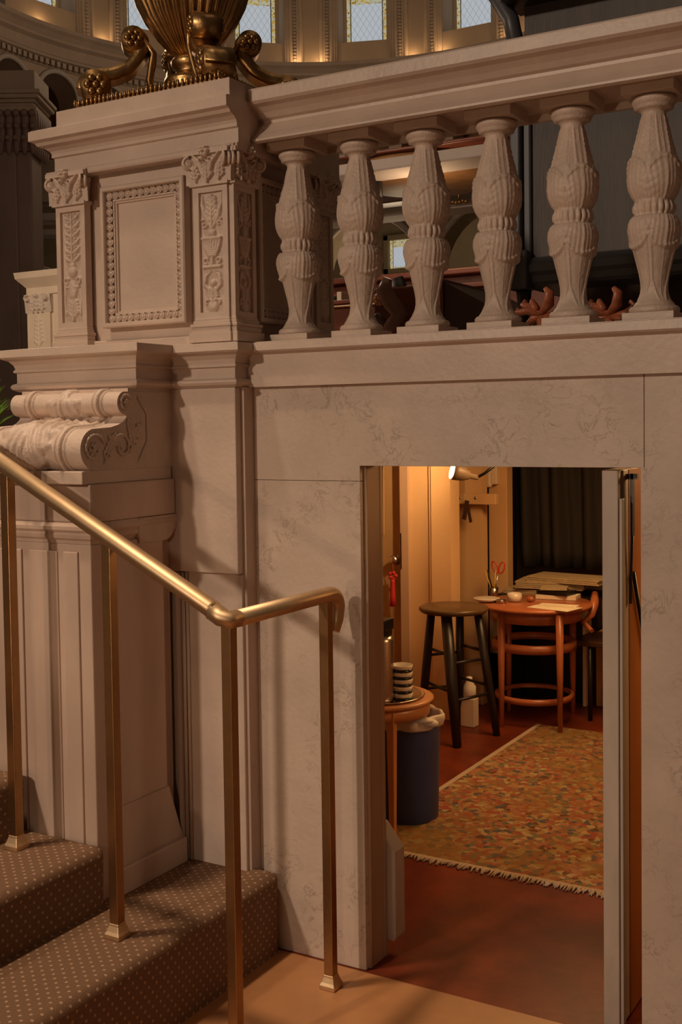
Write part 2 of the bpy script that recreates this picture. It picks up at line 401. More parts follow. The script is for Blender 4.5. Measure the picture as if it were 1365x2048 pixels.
# choir floor slab (it is the ceiling of the little room)
sl_ = MB(); sl_.prism([(-2.70, 2.987), (1.2, 2.987), (1.2, 6.9), (-3.8, 6.9), (-3.8, 4.62), (-3.24, 4.62), (-3.24, 3.45), (-2.70, 3.45)], lambda x, y, t: (x, y, t), 1.76, 1.845)
struct(sl_.build('ceiling', STONE))
struct(MB().box(-7.5, 3.2, 6.9, 11.6, 1.76, 1.845).build('floor', STONE))
# base course running round wall, pilaster and console
prof = [(0, 1.852), (.040, 1.847), (.042, 1.824), (.036, 1.819), (.020, 1.812), (.010, 1.800), (.006, 1.788), (.010, 1.784), (.011, 1.778), (.003, 1.774), (.003, 1.744), (.014, 1.739), (.018, 1.732), (.014, 1.724), (0, 1.716)]
pth = [(1.2, WY), (-1.995, WY), (-1.995, 2.80), (-2.235, 2.80), (-2.235, 2.635), (-2.715, 2.635), (-2.715, 3.44)]
bc = MB().sweep(pth, prof)
bc.box(-2.71, 1.2, 2.86, 3.44, 1.7165, 1.8515); bc.box(-2.71, -1.997, 2.802, 2.87, 1.7165, 1.8515); bc.box(-2.713, -2.237, 2.635, 2.82, 1.716, 1.852)
struct(bc.build('trim_1', MARBLE))

# pilaster that hangs over a narrower lower one
p = thing('wall_pilaster', 'flat marble pilaster strip right of the scroll console, ending in an overhang', 'pilaster', (-2.12, 2.84, .245))
MB().box(-2.27, -1.996, 2.80, 2.83, 1.155, 1.716).build('upper_shaft', MARBLE, p, bevel=.003)
MB().box(-2.25, -1.995, 2.818, 2.84, .02, 1.153).build('lower_shaft', MARBLE, p, bevel=.003)
m_ = MB(); m_.box(-2.235, -2.222, 2.80, 2.818, .25, 1.15); m_.tube([(-2.214, 2.812, .25), (-2.214, 2.812, 1.15)], .006, 8); m_.tube([(-2.20, 2.814, .25), (-2.20, 2.814, 1.15)], .005, 8)
m_.build('edge_moulding', MARBLE_R, p)

# ------------------------------------------------------------------ carpeted stairs
st = thing('carpeted_stairs', 'brown carpeted stairs with rows of small pale dots climbing left', 'stairs', (-2.4, 1.9, 0))
def step(x0, x1, z0, z1, y0, y1, name='step'):
    """carpeted step: nosing rounded, edge at y1 wraps down"""
    b = MB(); uvl = b.bm.loops.layers.uv.new('UVMap')
    r = .032
    path = [(x0, z1)] + [(x1-r+r*math.sin(a), z1-r+r*math.cos(a)) for a in [PI/2*i/6 for i in range(7)]] + [(x1-.004, z0)]
    S = [0]
    for i in range(1, len(path)): S.append(S[-1]+math.dist(path[i], path[i-1]))
    ys = [(y0, 0), (y1-r, 0)] + [(y1-r+r*math.sin(a), r-r*math.cos(a)) for a in [PI/2*i/5 for i in range(1, 6)]]
    rows = []
    for (yy, sh) in ys:
        row = []
        for i, (x, z) in enumerate(path):
            k = sh
            row.append((b.v((x-(k if i >= 7 else k*i/7), yy, z-(k if i <= 1 else k*(7-min(i, 7))/6))), yy, S[i]))
        rows.append(row)
    for a in range(len(rows)-1):
        for i in range(len(path)-1):
            q = [rows[a][i], rows[a+1][i], rows[a+1][i+1], rows[a][i+1]]
            ff = b.face([t[0] for t in q], True)
            if ff:
                for lp, t in zip(ff.loops, q): lp[uvl].uv = (t[1], t[2])
    # closing skirt at the end
    last = rows[-1]; base = [(b.v((t[0].co.x, y1, z0)), y1, z0) for t in last]
    for i in range(len(last)-1):
        ff = b.face([last[i][0], base[i][0], base[i+1][0], last[i+1][0]])
        if ff:
            for lp, t in zip(ff.loops, [last[i], base[i], base[i+1], last[i+1]]): lp[uvl].uv = (t[0].co.x, t[0].co.z)
    return b.build(name, CARPET, st, recalc=True)
step(-2.30, -1.905, 0, .248, .2, 2.872)
step(-2.60, -2.195, .248, .423, .2, 2.424)
step(-2.90, -2.475, .423, .598, .2, 2.40)
step(-3.30, -2.77, .598, .773, .2, 2.40)
# stair block under the pier
MB().box(-2.70, -2.29, 2.43, 2.798, 0, .240).build('landing', CARPET, st)

# ------------------------------------------------------------------ console pier with scroll bracket
cp = thing('console_pier', 'marble pier carrying a scroll bracket with carved volutes beside the stairs', 'pier', (-2.48, 2.6, .245))
PX0, PX1 = -2.735, -2.235
s1 = MB()
s1.box(PX0, PX1, 2.425, 2.475, .24, 1.272); s1.box(PX0, PX1-.018, 2.47, 2.505, .24, 1.272); s1.box(PX0, PX1+.008, 2.50, 2.735, .24, 1.272)
s1.box(PX0, PX1-.02, 2.73, 2.80, .24, 1.272)
s1.build('shaft', MARBLE_R, cp, bevel=.004)
fm = MB()
fm.box(-2.335, -2.28, 2.418, 2.426, .30, 1.25); fm.box(-2.47, -2.36, 2.420, 2.426, .30, 1.25); fm.box(-2.62, -2.50, 2.418, 2.426, .30, 1.25)
fm.build('front_panel', MARBLE_R, cp, bevel=.003)
pathc = [(PX1, 2.80), (PX1, 2.425), (PX0, 2.425), (PX0, 2.80)]
b = MB()
b.sweep(pathc, [(-.05, 1.333), (.010, 1.333), (.016, 1.322), (.016, 1.312), (.009, 1.304), (.012, 1.298), (.010, 1.288), (.003, 1.282), (.001, 1.272), (-.05, 1.272)])
b.build('necking', MARBLE_R, cp)
MB().box(PX0-.01, PX1+.012, 2.415, 2.795, 1.333, 1.442).build('band', MARBLE_R, cp, bevel=.006)
MB().box(PX0, PX1+.002, 2.395, 2.79, 1.442, 1.480).build('scroll_plinth', MARBLE, cp, bevel=.003)
# curved corbel block under the band at the rear
q = [(2.62, 1.333), (2.795, 1.333)] + [(2.795-.055*(1-math.cos(a)), 1.333-.075*math.sin(a)) for a in [PI/2*i/6 for i in range(1, 7)]] + [(2.62, 1.258)]
MB().prism(q, lambda y, z, t: (t, y, z), PX1-.02, PX1+.014, False).build('corbel', MARBLE_R, cp)
# flared foot
ft = MB()
q = [(2.49, .245), (2.805, .245), (2.80, .33), (2.785, .36), (2.76, .43), (2.735, .50), (2.49, .50)]
ft.prism(q, lambda y, z, t: (t, y, z), PX1-.03, PX1+.014)
ft.box(PX1+.010, PX1+.030, 2.50, 2.80, .246, .325, .004)
ft.build('foot', MARBLE_R, cp, bevel=.004)
# scroll body
curve = [(2.80, 1.70), (2.60, 1.706)]
curve += [(2.584-.034*math.sin(a), 1.672+.034*math.cos(a)) for a in [PI*i/12 for i in range(1, 13)]]
curve += [(2.590, 1.634), (2.584, 1.626), (2.572, 1.617), (2.552, 1.609), (2.52, 1.602), (2.485, 1.600)]
curve += [(2.455-.062*math.sin(a), 1.539+.060*math.cos(a)) for a in [PI*i/14 for i in range(1, 15)]]
curve += [(2.80, 1.480)]
def leaf_disp(u, s):
    # acanthus leaf at the middle of the console, u across, s along 0..1
    wv = .115*(.55+.45*math.sin(PI*min(1, max(0, (s-.18)/.72))))
    a = abs(u)/wv
    if a >= 1.25 or s < .12 or s > .93: return 0
    edge = 1+.12*math.sin(s*60)
    if a > edge: return 0
    h = .018*math.sqrt(max(0, 1-(a/edge)**2))
    h += .0042*math.cos(abs(u)*210-s*34)*(1-min(1, a)**4)
    if a < .09: h += .005
    return h
def scroll_surface(mb):
    X0, X1 = PX0+.070, PX1+.0
    pts = [Vector(c) for c in curve[1:-1]]
    # resample
    fine = []
    for i in range(len(pts)-1):
        L = (pts[i+1]-pts[i]).length; k = max(1, int(L/.006))
        for j in range(k): fine.append(pts[i].lerp(pts[i+1], j/k))
    fine.append(pts[-1]); n = len(fine); NX = 230; rows = []
    for i, c in enumerate(fine):
        d = (fine[min(i+1, n-1)]-fine[max(i-1, 0)]).normalized(); nr = Vector((d.y, -d.x))
        if nr.x > 0 and i < 3: pass
        nr = Vector((-abs(d.y) if True else 0, d.x*-1)) if False else Vector((d.y, -d.x))
        rows.append([]); s_ = i/(n-1)
        for j in range(NX+1):
            x = X0+(X1-X0)*j/NX; u = x-(-2.445)
            h = leaf_disp(u, s_)
            e = min(x-X0, X1-x)
            for cc, ww, hh in ((.078, .010, .011), (.096, .004, .006), (.060, .004, .006)):
                if abs(e-cc) < ww: h = max(h, hh*(1-((e-cc)/ww)**4))
            if abs(e-.090) < .0025 or abs(e-.0665) < .0025: h = -.004
            if s_ < .30 and abs(u) < .020: h = max(h, .012*math.sqrt(1-(u/.02)**2))
            p_ = c+nr*h
            rows[-1].append(mb.v((x, p_.x, p_.y)))
    for i in range(n-1):
        for j in range(NX): mb.face([rows[i][j], rows[i][j+1], rows[i+1][j+1], rows[i+1][j]], True)
sb = MB(); scroll_surface(sb)
sb.build('scroll_face', CARVED, cp)
def tri_fan_cap(mb, x):
    c_ = [mb.v((x, y, z)) for y, z in curve[1:-1]]; b_ = [mb.v((x, 2.80, z)) for y, z in curve[1:-1]]
    for i in range(len(c_)-1): mb.face([c_[i], b_[i], b_[i+1], c_[i+1]])
for x_ in (PX1, PX0+.070):
    sd = MB(); tri_fan_cap(sd, x_); bmesh.ops.triangulate(sd.bm, faces=sd.bm.faces, ngon_method='EAR_CLIP'); sd.build('scroll_side', CARVED, cp)
MB().box(PX0+.07, PX1-.002, 2.60, 2.80, 1.481, 1.716).build('scroll_core', MARBLE, cp)
# carved side scrollwork
bl = []
for (cy, cz, r0, d_) in ((2.447, 1.540, .046, 1), (2.584, 1.672, .026, 1), (2.565, 1.545, .040, -1)):
    bl += stroke(arcpts(cy, cz, r0, .006, .4 if d_ > 0 else PI-.4, (.4 if d_ > 0 else PI-.4)+d_*2.6*PI, 34), .0062, .007)
    bl += [(cy, cz, .010, .009)]
for a in range(6): bl += [(2.447+.016*math.cos(a*PI/3), 1.540+.016*math.sin(a*PI/3), .008, .006)]
bl += leaf(2.49, 1.50, 1.1, .085, .03, .006); bl += leaf(2.60, 1.53, 1.0, .10, .035, .006); bl += leaf(2.51, 1.575, -.3, .06, .03, .006); bl += leaf(2.62, 1.56, 1.9, .07, .03, .006)
bl += stroke([(2.64, 1.50), (2.68, 1.56), (2.68, 1.64), (2.64, 1.69)], .006, .005)
mb = MB()
def inside_curve(y, z):
    c = False; n = len(curve); j = n-1
    for i in range(n):
        if (curve[i][1] > z) != (curve[j][1] > z) and y < (curve[j][0]-curve[i][0])*(z-curve[i][1])/(curve[j][1]-curve[i][1])+curve[i][0]: c = not c
        j = i
    return c
bl = [t for t in bl if inside_curve(t[0], t[1])]
relief_mesh(mb, .42, .24, [(y-2.60, z-1.47, r, h) for y, z, r, h in bl], lambda u, v, h: (PX1-.0015+h, 2.60+u, 1.47+v), 150, 90)
# keep only the raised parts
kill = [v for v in mb.bm.verts if v.co.x < PX1-.0012]
bmesh.ops.delete(mb.bm, geom=kill, context='VERTS')
mb.build('side_carving', CARVED, cp)

# ------------------------------------------------------------------ pedestal
pd = thing('stone_pedestal', 'tall carved marble pedestal with framed panel under the gilded lamp base', 'pedestal', (-2.35, 3.1, 1.852))
DX0, DX1, DY0, DY1 = -2.68, -2.028, 2.838, 3.385
MB().box(DX0, DX1, DY0, DY1, 1.852, 2.42).build('die', MARBLE, pd, bevel=.002)
# plinth
b = MB().sweep([(DX1+.022, DY1+.01), (DX1+.022, DY0-.022), (DX0-.022, DY0-.022), (DX0-.022, DY1+.01)], [(-.04, 1.852), (.006, 1.852), (.006, 1.874), (-.002, 1.880), (-.04, 1.882)])
b.build('plinth', MARBLE, pd)
# cornice
cprof = [(-.05, 2.41), (.014, 2.412), (.017, 2.418), (.017, 2.428), (.010, 2.434), (.010, 2.474), (.017, 2.478), (.016, 2.488), (.020, 2.497), (.032, 2.506), (.048, 2.512), (.054, 2.521), (.068, 2.527), (.068, 2.555), (.062, 2.560), (-.05, 2.560)]
b = MB().sweep([(-1.966, DY0-.03), (DX0-.005, DY0-.03), (DX0-.005, DY1)], cprof)
b.box(DX0, -1.972, DY0-.012, DY1+.01, 2.414, 2.559)
b.box(DX0+.03, -1.970, DY0-.075, DY1-.02, 2.557, 2.612)
b.build('cornice', MARBLE, pd)
def pilaster_relief(w_, h_, kind):
    H = .011; B = []
    sgs = (-1, 1)
    if kind == 'urn':
        B += [(0, .02, .020, H)] + leaf(0, .03, PI/2, .05, .03, H)
        for s in sgs:
            B += stroke(arcpts(s*.018, .03, .018, .003, PI/2+s*PI/2, PI/2+s*(PI/2-4), 12), .0045, H*.8)
            B += stroke([(s*.008, .07), (s*.028, .09), (s*.024, .12), (s*.006, .135)], [.006, .008, .004], H*.9)
        B += stroke([(-.03, .148), (.03, .148)], .006, H); B += [(0, .095, .013, H)]
        B += stroke([(0, .15), (0, .18)], .008, H)
        for s in sgs: B += stroke(arcpts(s*.020, .170, .012, .003, -PI/2, -PI/2+s*5, 10), .004, H*.8)
        for i in range(9):           # the urn
            z = .185+.05*i/8; r = .012+.016*math.sin(PI/2*i/8)
            for k in range(-3, 4): B += [(k*r/3, z, .0065, H*(1.25-.10*abs(k)))]
        B += stroke([(-.033, .240), (.033, .240)], .006, H*1.2); B += [(0, .258, .015, H*1.1), (0, .275, .010, H)]
        B += leaf(0, .28, PI/2, .10, .034, H, 5)
        for s in sgs:
            B += stroke([(s*.006, .28), (s*.022, .31), (s*.033, .35), (s*.034, .385)], [.005, .009, .004], H)
            B += stroke(arcpts(s*.026, .285, .011, .003, 0, s*5, 10), .004, H*.8)
            B += [(s*.032, .30, .006, H)]
    else:
        B += leaf(0, .01, PI/2, .07, .04, H, 4)
        B += stroke([(-.026, .125), (.026, .125)], .005, H)
        for s in sgs:
            B += stroke([(s*.03, .03), (s*.034, .08), (s*.028, .12)], [.006, .005, .003], H*.7)
            B += stroke(arcpts(s*.022, .150, .014, .003, -PI/2, -PI/2+s*5, 10), .0045, H*.8)
        for i in range(7): B += [(0, .10+.006*i, .022-.002*abs(i-3), H)]
        B += [(0, .18, .020, H*1.2), (0, .20, .014, H)]
        B += stroke([(0, .20), (0, .38)], .0055, H*.9)
        for i in range(6):
            z = .215+.029*i
            for s in sgs:
                B += stroke([(s*.004, z), (s*.020, z+.008), (s*.030, z+.022)], [.004, .008, .003], H)
                B += [(s*.012, z+.02, .0055, H*.8)]
    return [(u*w_/.085, v*h_/.39, r, h) for u, v, r, h in B]
def pilaster(cx, cy, nx, ny, w_, kind):
    """nx,ny outward normal; cx,cy centre of the outer face"""
    T = Vector((-ny, nx, 0)); N = Vector((nx, ny, 0)); C = Vector((cx, cy, 0)); Z = Vector((0, 0, 1))
    def pt(u, d, z): return C+T*u+N*d+Z*z
    g = MB(); hw = w_/2; th = .028
    # shaft as a frame round a sunk panel
    z0, z1 = 1.925, 2.318; fr = .018
    def bx(g_, u0, u1, d0, d1, za, zb): g_.obox(pt((u0+u1)/2, (d0+d1)/2, (za+zb)/2), T, N, Z, (u1-u0)/2, (d1-d0)/2, (zb-za)/2)
    bx(g, -hw, -hw+fr, -th, 0, z0, z1); bx(g, hw-fr, hw, -th, 0, z0, z1); bx(g, -hw+fr, hw-fr, -th, 0, z0, z0+fr); bx(g, -hw+fr, hw-fr, -th, 0, z1-fr, z1)
    sh = g.build('pilaster', MARBLE, pd)
    r = MB(); pw, ph = w_-2*fr+.002, z1-z0-2*fr+.002
    relief_mesh(r, pw, ph, pilaster_relief(pw, ph, kind), lambda u, v, h: pt(u, -.010+h, z0+fr-.001+v), 46, 190)
    r.build('relief', CARVED, sh)
    bs = MB()
    for (o, za, zb) in ((.016, 1.852, 1.882), (.010, 1.882, 1.898), (.013, 1.898, 1.908), (.006, 1.908, 1.918), (.003, 1.918, 1.926)):
        bx(bs, -hw-o, hw+o, -th, o, za, zb)
    bs.build('pilaster_base', MARBLE, sh, bevel=.002)
    cp_ = MB(); cz0 = 2.318
    bx(cp_, -hw-.008, hw+.008, -th, .010, cz0, cz0+.010)
    # bell
    for i in range(6):
        o = .002+.010*(i/5)**2; bx(cp_, -hw+.004-o*.8, hw-.004+o*.8, -th, o, cz0+.010+i*.013, cz0+.023+i*.013)
    bx(cp_, -hw-.020, hw+.020, -th, .024, cz0+.090, cz0+.104)
    cb = []
    H = .016
    for s in (-1, 1):
        cb += stroke([(s*.010, .030), (s*.022, .060), (s*(hw-.01), .088)], [.005, .006, .004], H)
        cb += leaf(s*(hw-.020), .006, PI/2+s*-.15, .050, .024, H*.8, 3)
        cb += stroke(arcpts(s*.016, .066, .011, .003, -PI/2, -PI/2+s*5, 10), .004, H)
    cb += leaf(0, .004, PI/2, .045, .022, H, 3)+leaf(0, .004, PI/2, .055, .030, H, 3)
    for k in range(6): cb += [(.011*math.cos(k*PI/3), .090+.011*math.sin(k*PI/3), .009, H*1.5)]
    cb += [(0, .090, .007, H*1.9)]
    relief_mesh(cp_, w_+.044, .105, cb, lambda u, v, h: pt(u, .006+.011*(v/.1)**2+h, cz0+.006+v), 110, 72)
    for s in (-1, 1):
        dd = (T*s+N).normalized(); c0 = pt(s*(hw+.006), .012, cz0+.068)
        sp = [c0+dd*((.020-.0028*k/4)*math.cos(PI/2-k*PI/8))+Vector((0, 0, (.020-.0028*k/4)*math.sin(PI/2-k*PI/8))) for k in range(25)]
        tt = dd.cross(Vector((0, 0, 1)))
        for q_ in (-.008, .008): cp_.tube([p_+tt*q_ for p_ in sp], [.0052-.0001*k for k in range(25)], 7)
        cp_.lathe([(.003, -.011), (.013, -.011), (.013, .011), (.003, .011)], c0, 14, R=tt.to_track_quat('Z', 'Y').to_matrix())
    cp_.build('capital', CARVED, sh)
    return sh
pilaster(-2.072, 2.798, 0, -1, .124, 'urn')
pilaster(-2.634, 2.798, 0, -1, .124, 'stem')
pilaster(-1.992, 2.862, 1, 0, .112, 'urn')
pilaster(-1.992, 3.325, 1, 0, .112, 'stem')
def framed_panel(C, T, N, w_, h_, z0):
    C = Vector(C); Z = Vector((0, 0, 1))
    def pt(u, d, v): return C+T*u+N*d+Z*(z0+v)
    g = MB(); prof_ = [(0, 0), (0, .034), (.004, .038), (.014, .038), (.016, .034), (.017, .020), (.019, .016), (.040, .012), (.041, .020), (.046, .020), (.048, .014), (.052, .014), (.054, .006), (.056, .0)]
    cor = [(-w_/2, 0), (w_/2, 0), (w_/2, h_), (-w_/2, h_)]; sg = [(1, 1), (-1, 1), (-1, -1), (1, -1)]
    rows = [[g.v(pt(c[0]+s[0]*i_, d_, c[1]+s[1]*i_)) for i_, d_ in prof_] for c, s in zip(cor, sg)]
    for a in range(4):
        A = rows[a]; B = rows[(a+1) % 4]
        for k in range(len(prof_)-1): g.face([A[k], B[k], B[k+1], A[k+1]])
    fo = g.build('panel_frame', MARBLE, pd)
    e = MB(); ins = .029
    def egg(u, v, hor):
        R_ = Matrix((T, N, Z)).transposed()
        rr = (.0075, .010, .0105) if hor else (.0105, .010, .0075)
        e.ball(pt(u, .017, v), rr[0], rr[1], rr[2], 8, 6, R_)
        e.tube([pt(u+(rr[0]+.0018)*math.cos(a), .022, v+(rr[2]+.0012)*math.sin(a)) for a in [PI*i/4 for i in range(9)]], .0022, 5, caps=False)
    def dart(u, v, hor):
        R_ = Matrix((T, N, Z)).transposed()
        e.ball(pt(u, .020, v), .0018 if hor else .010, .008, .010 if hor else .0018, 6, 4, R_)
    nh = int((w_-2*ins)/.024); nv_ = int((h_-2*ins)/.024)
    for i in range(nh+1):
        u = -w_/2+ins+(w_-2*ins)*i/nh
        for v in (ins, h_-ins):
            egg(u, v, True)
            if i < nh: dart(u+(w_-2*ins)/nh/2, v, True)
    for i in range(1, nv_):
        v = ins+(h_-2*ins)*i/nv_
        for u in (-w_/2+ins, w_/2-ins): egg(u, v, False); dart(u, v+(h_-2*ins)/nv_/2, False)
    e.build('egg_and_dart', CARVED, fo)
    MB().obox(pt(0, .001, h_/2), T, N, Z, w_/2-.050, .006, h_/2-.050).build('panel', MARBLE, pd)
framed_panel((-2.343, DY0, 0), Vector((1, 0, 0)), Vector((0, -1, 0)), .335, .445, 1.918)
framed_panel((DX1, 3.095, 0), Vector((0, 1, 0)), Vector((1, 0, 0)), .31, .445, 1.918)

# ------------------------------------------------------------------ balustrade
bal = thing('stone_balustrade', 'carved marble balustrade with vase shaped balusters above the low doorway', 'balustrade', (-.6, 3.0, 1.852))
rp = [(.145, 2.598), (.150, 2.592), (.150, 2.560), (.144, 2.554), (.128, 2.548), (.112, 2.534), (.100, 2.522), (.085, 2.518), (.085, 2.508), (.098, 2.502), (.112, 2.488), (.118, 2.474), (.135, 2.472), (.138, 2.458), (.132, 2.447), (.120, 2.442)]
rp = [(.145, 2.598), (.150, 2.592), (.150, 2.560), (.142, 2.553), (.124, 2.547), (.106, 2.535), (.092, 2.522), (.080, 2.517), (.080, 2.508), (.086, 2.504), (.112, 2.474), (.128, 2.458), (.134, 2.452), (.134, 2.446), (.124, 2.442), (.112, 2.443), (.108, 2.462)]
full = [(3.0-o, z) for o, z in rp] + [(3.0+o, z) for o, z in rp[::-1]]
MB().prism(full, lambda y, z, t: (t, y, z), -1.972, 1.2).build('coping', MARBLE, bal)
BH = 2.456-1.852
def bal_prof():
    k = .000489
    raw = [(52, 1440), (124, 1438), (128, 1425), (127, 1412), (118, 1402), (106, 1398), (102, 1390), (98, 1384), (86, 1370), (74, 1350), (66, 1330), (62, 1300), (64, 1270), (72, 1220), (84, 1170), (98, 1110), (112, 1060), (124, 1015), (128, 985), (124, 955), (114, 930), (104, 918),
           (96, 914), (95, 902), (100, 890), (101, 870), (98, 848), (90, 836), (92, 830), (102, 818), (114, 795), (124, 768), (129, 735), (130, 705), (126, 665), (117, 620), (104, 565), (91, 515), (79, 465), (70, 425), (64, 395), (61, 372), (64, 358), (82, 348), (98, 342), (96, 334), (104, 325), (113, 310), (114, 297), (108, 286), (96, 281), (60, 280)]
    dense = []
    for i in range(len(raw)-1):
        (r0, y0), (r1, y1) = raw[i], raw[i+1]; n = max(1, int(abs(y1-y0)/7))
        for j in range(n): dense.append((r0+(r1-r0)*j/n, y0+(y1-y0)*j/n))
    dense.append(raw[-1])
    return [(r*.000505, 1.852+(1490-y)/1265*BH+0.0) for r, y in dense]
def bfn(r, z, a):
    y = 1490-(z-1.852)/BH*1265
    d = 0.0
    def seg(n, ph=0):
        t = (a+ph)*n/(2*PI); return (t-math.floor(t)-.5)   # -.5..+.5 across one leaf
    if 836 < y < 916:      # ring of beads
        t = (y-876)/40; d = .0085*(abs(math.cos(a*10))**.7)*math.sqrt(max(0, 1-t*t))-.004
    elif 600 < y <= 836:   # upward acanthus calyx
        u = seg(4); uu = abs(u)*2
        s = (836-y)/236; tip = .50+.50*math.sqrt(max(0, 1-uu**2))
        if s < tip:
            d = .0045*(1-uu*.5)+.0016*math.cos(u*60*(1-.35*s)+2.2*s)*.55+ .0022*math.exp(-(u/.03)**2)
            if tip-s < .12: d += .0045*math.sin((tip-s)/.12*PI)
            d -= .0016*max(0, math.sin(s*38+uu*9))*min(1, max(0, (uu-.35)*4))
        else:
            u2 = seg(8, PI/8)
            d = .0008+.0022*math.exp(-((abs(u2)-.16)/.05)**2)
    elif 372 < y <= 600:   # long leaf blades with ribs
        u = seg(4, PI/4); k = (600-y)/228
        e = .34*(1-.25*k)
        d = .0030*math.exp(-((abs(u)-e)/.035)**2)+.0018*math.exp(-(u/.025)**2)
        u2 = seg(4); d += .0016*math.exp(-(u2/.02)**2)
        if abs(u) < e: d += .0010*math.sin(y*.22+abs(u)*30)*(abs(u) > .05)
        if y < 400: d *= (y-372)/28
    elif 916 <= y < 1110:  # hanging leaf below the ring
        u = seg(4); uu = abs(u)*2; s = (y-916)/194; tip = .46+.48*math.sqrt(max(0, 1-uu**2.4))
        if s < tip:
            d = .0040*(1-.4*uu)+.0011*math.cos(u*62*(1-.3*s)+1.5*s)+.0018*math.exp(-(u/.03)**2)
            if tip-s < .13: d += .0055*math.sin((tip-s)/.13*PI)
            d -= .0016*max(0, math.sin(s*30+uu*8))*min(1, max(0, (uu-.35)*4))
        else:
            u3 = seg(4, PI/4); d = .0035*math.exp(-((abs(u3)-.07)/.035)**2)+.001*math.exp(-(u/.02)**2)
    elif 1110 <= y < 1385: # stems running down to the foot
        u3 = seg(4, PI/4); k = (y-1110)/275
        sp = .07 if k < .55 else .07+(k-.55)*.75
        d = (.0036)*math.exp(-((abs(u3)-sp)/.04)**2)+.0012*math.exp(-(seg(4)/.02)**2)
        if k > .9: d *= (1-k)/.1
    return r+d
def baluster(cx):
    g = MB(); g.lathe(bal_prof(), (cx, 3.0, 0), 128, fn=bfn)
    o = g.build('baluster', CARVED, bal)
    MB().box(cx-.0665, cx+.0665, 2.9335, 3.0665, 1.852, 1.877, .0015).build('baluster_plinth', MARBLE, o)
    MB().box(cx-.0675, cx+.0675, 2.9325, 3.0675, 2.430, 2.4645, .0015).build('capital_block', MARBLE, o)
    return o
b0 = baluster(-1.8905)
for i in range(1, 8):
    c = b0.copy(); COL.objects.link(c); c.location.x += .2176*i
    for ch in b0.children:
        d = ch.copy(); COL.objects.link(d); d.parent = c

# ------------------------------------------------------------------ door jamb, door leaf
jb = MB()
jb.box(-1.618, -1.612, 2.900, 2.985, 0, 1.479); jb.box(-1.630, -1.610, 2.985, 3.00, 0, 1.479, .002); jb.tube([(-1.613, 2.905, .01), (-1.613, 2.905, 1.478)], .004, 8)
struct(jb.build('trim_2', JAMB))
q = [(3.03, .03), (3.13, .02), (3.13, .33), (3.10, .385), (3.03, .39)]
tag(MB().prism([(-1.675, .055), (-1.592, .040), (-1.585, .055), (-1.585, .315), (-1.600, .335), (-1.640, .385), (-1.675, .40)], lambda x, z, t: (x, t, z), 3.005, 3.07).build('door_stop', DOORP, bevel=.004), 'pale block with a sloped top at the foot of the doorway, left side', 'door stop')
dl = thing('door_leaf', 'pale edged door leaf swung inward at the right of the low opening', 'door', (-.92, 2.95, 0)); del dl['category']; del dl['label']; dl.name = 'door_1'; struct(dl)
MB().box(-.914, -.871, 2.905, 3.72, .008, 1.474, .003).build('leaf_core', DOORP, dl)
g = MB(); g.box(-.872, -.862, 2.912, 2.935, .012, 1.40); g.box(-.872, -.866, 2.935, 2.98, .012, 1.472); g.build('edge_strip', DOORP, dl, bevel=.002)
MB().box(-.871, -.865, 2.982, 3.72, .012, 1.472).build('inner_face', ORANGE_WOOD, dl)
MB().tube([(-.858, 2.995, 1.20), (-.858, 3.30, .62)], .005, 8).build('brace_shadow_bar', BLACKP, dl)  # black bar stands in for the diagonal shadow of a brace
g = MB(); g.box(-.866, -.838, 2.962, 2.975, 1.448, 1.462); g.box(-.856, -.848, 2.962, 2.975, 1.30, 1.462); g.tube([(-.852, 2.968, 1.33), (-.858, 2.975, 1.22), (-.860, 2.975, 1.12)], .004, 8); g.build('hinge_arm', BLUEGREY, dl)
g = MB(); g.box(-.806, -.800, 2.885, 2.98, 0, 1.478); struct(g.build('trim_3', JAMB))

# ------------------------------------------------------------------ brass handrail
hr = thing('brass_handrail', 'brushed brass handrail on square posts at the foot of the stairs', 'handrail', (-1.7, 2.28, 0))
RXX, RYY = -1.658, 2.283
def rail_sweep(mb, pts, mitre):
    """D-shaped rail section swept through pts; section (side, up)"""
    sec = [(.026*math.cos(a), .006+.020*math.sin(a)) for a in [PI*i/12 for i in range(13)]] + [(-.024, 0), (-.019, -.004), (-.019, -.012), (.019, -.012), (.019, -.004), (.024, 0)]
    rows = []
    for P_, side, up in pts:
        rows.append([mb.v(Vector(P_)+Vector(side)*a+Vector(up)*b_) for a, b_ in sec])
    n = len(sec)
    for i in range(len(rows)-1):
        for k in range(n): mb.face([rows[i][k], rows[i][(k+1) % n], rows[i+1][(k+1) % n], rows[i+1][k]], True)
    mb.face(rows[0]); mb.face(rows[-1][::-1])
sl = Vector((-2, 0, 1)).normalized(); upn = Vector((1, 0, 2)).normalized()
RZ = 1.118
g = MB()
TL = 1.45
rail_sweep(g, [((RXX-TL, RYY, RZ+TL*.5), (0, -1, 0), upn), ((RXX-.055, RYY, RZ+.0275), (0, -1, 0), upn), ((RXX-.045, RYY, RZ+.022), (0, -1, 0), upn)], None)
g.build('sloping_rail', BRASS, hr)
g = MB()
rail_sweep(g, [((RXX-.050, RYY, RZ+.0225), (0, -1.06, 0), upn*1.06), ((RXX-.020, RYY, RZ+.006), (0, -1.06, 0), Vector((.4, 0, 2)).normalized()*1.06), ((RXX, RYY, RZ), (.75, -.75, 0), (0, 0, 1.06)), ((RXX, RYY+.032, RZ), (1.06, 0, 0), (0, 0, 1.06))], None)
g.build('corner_knuckle', BRASS, hr)
g = MB()
pts = [((RXX, RYY+.03, RZ), (1, 0, 0), (0, 0, 1)), ((RXX, 2.765, RZ), (1, 0, 0), (0, 0, 1))]
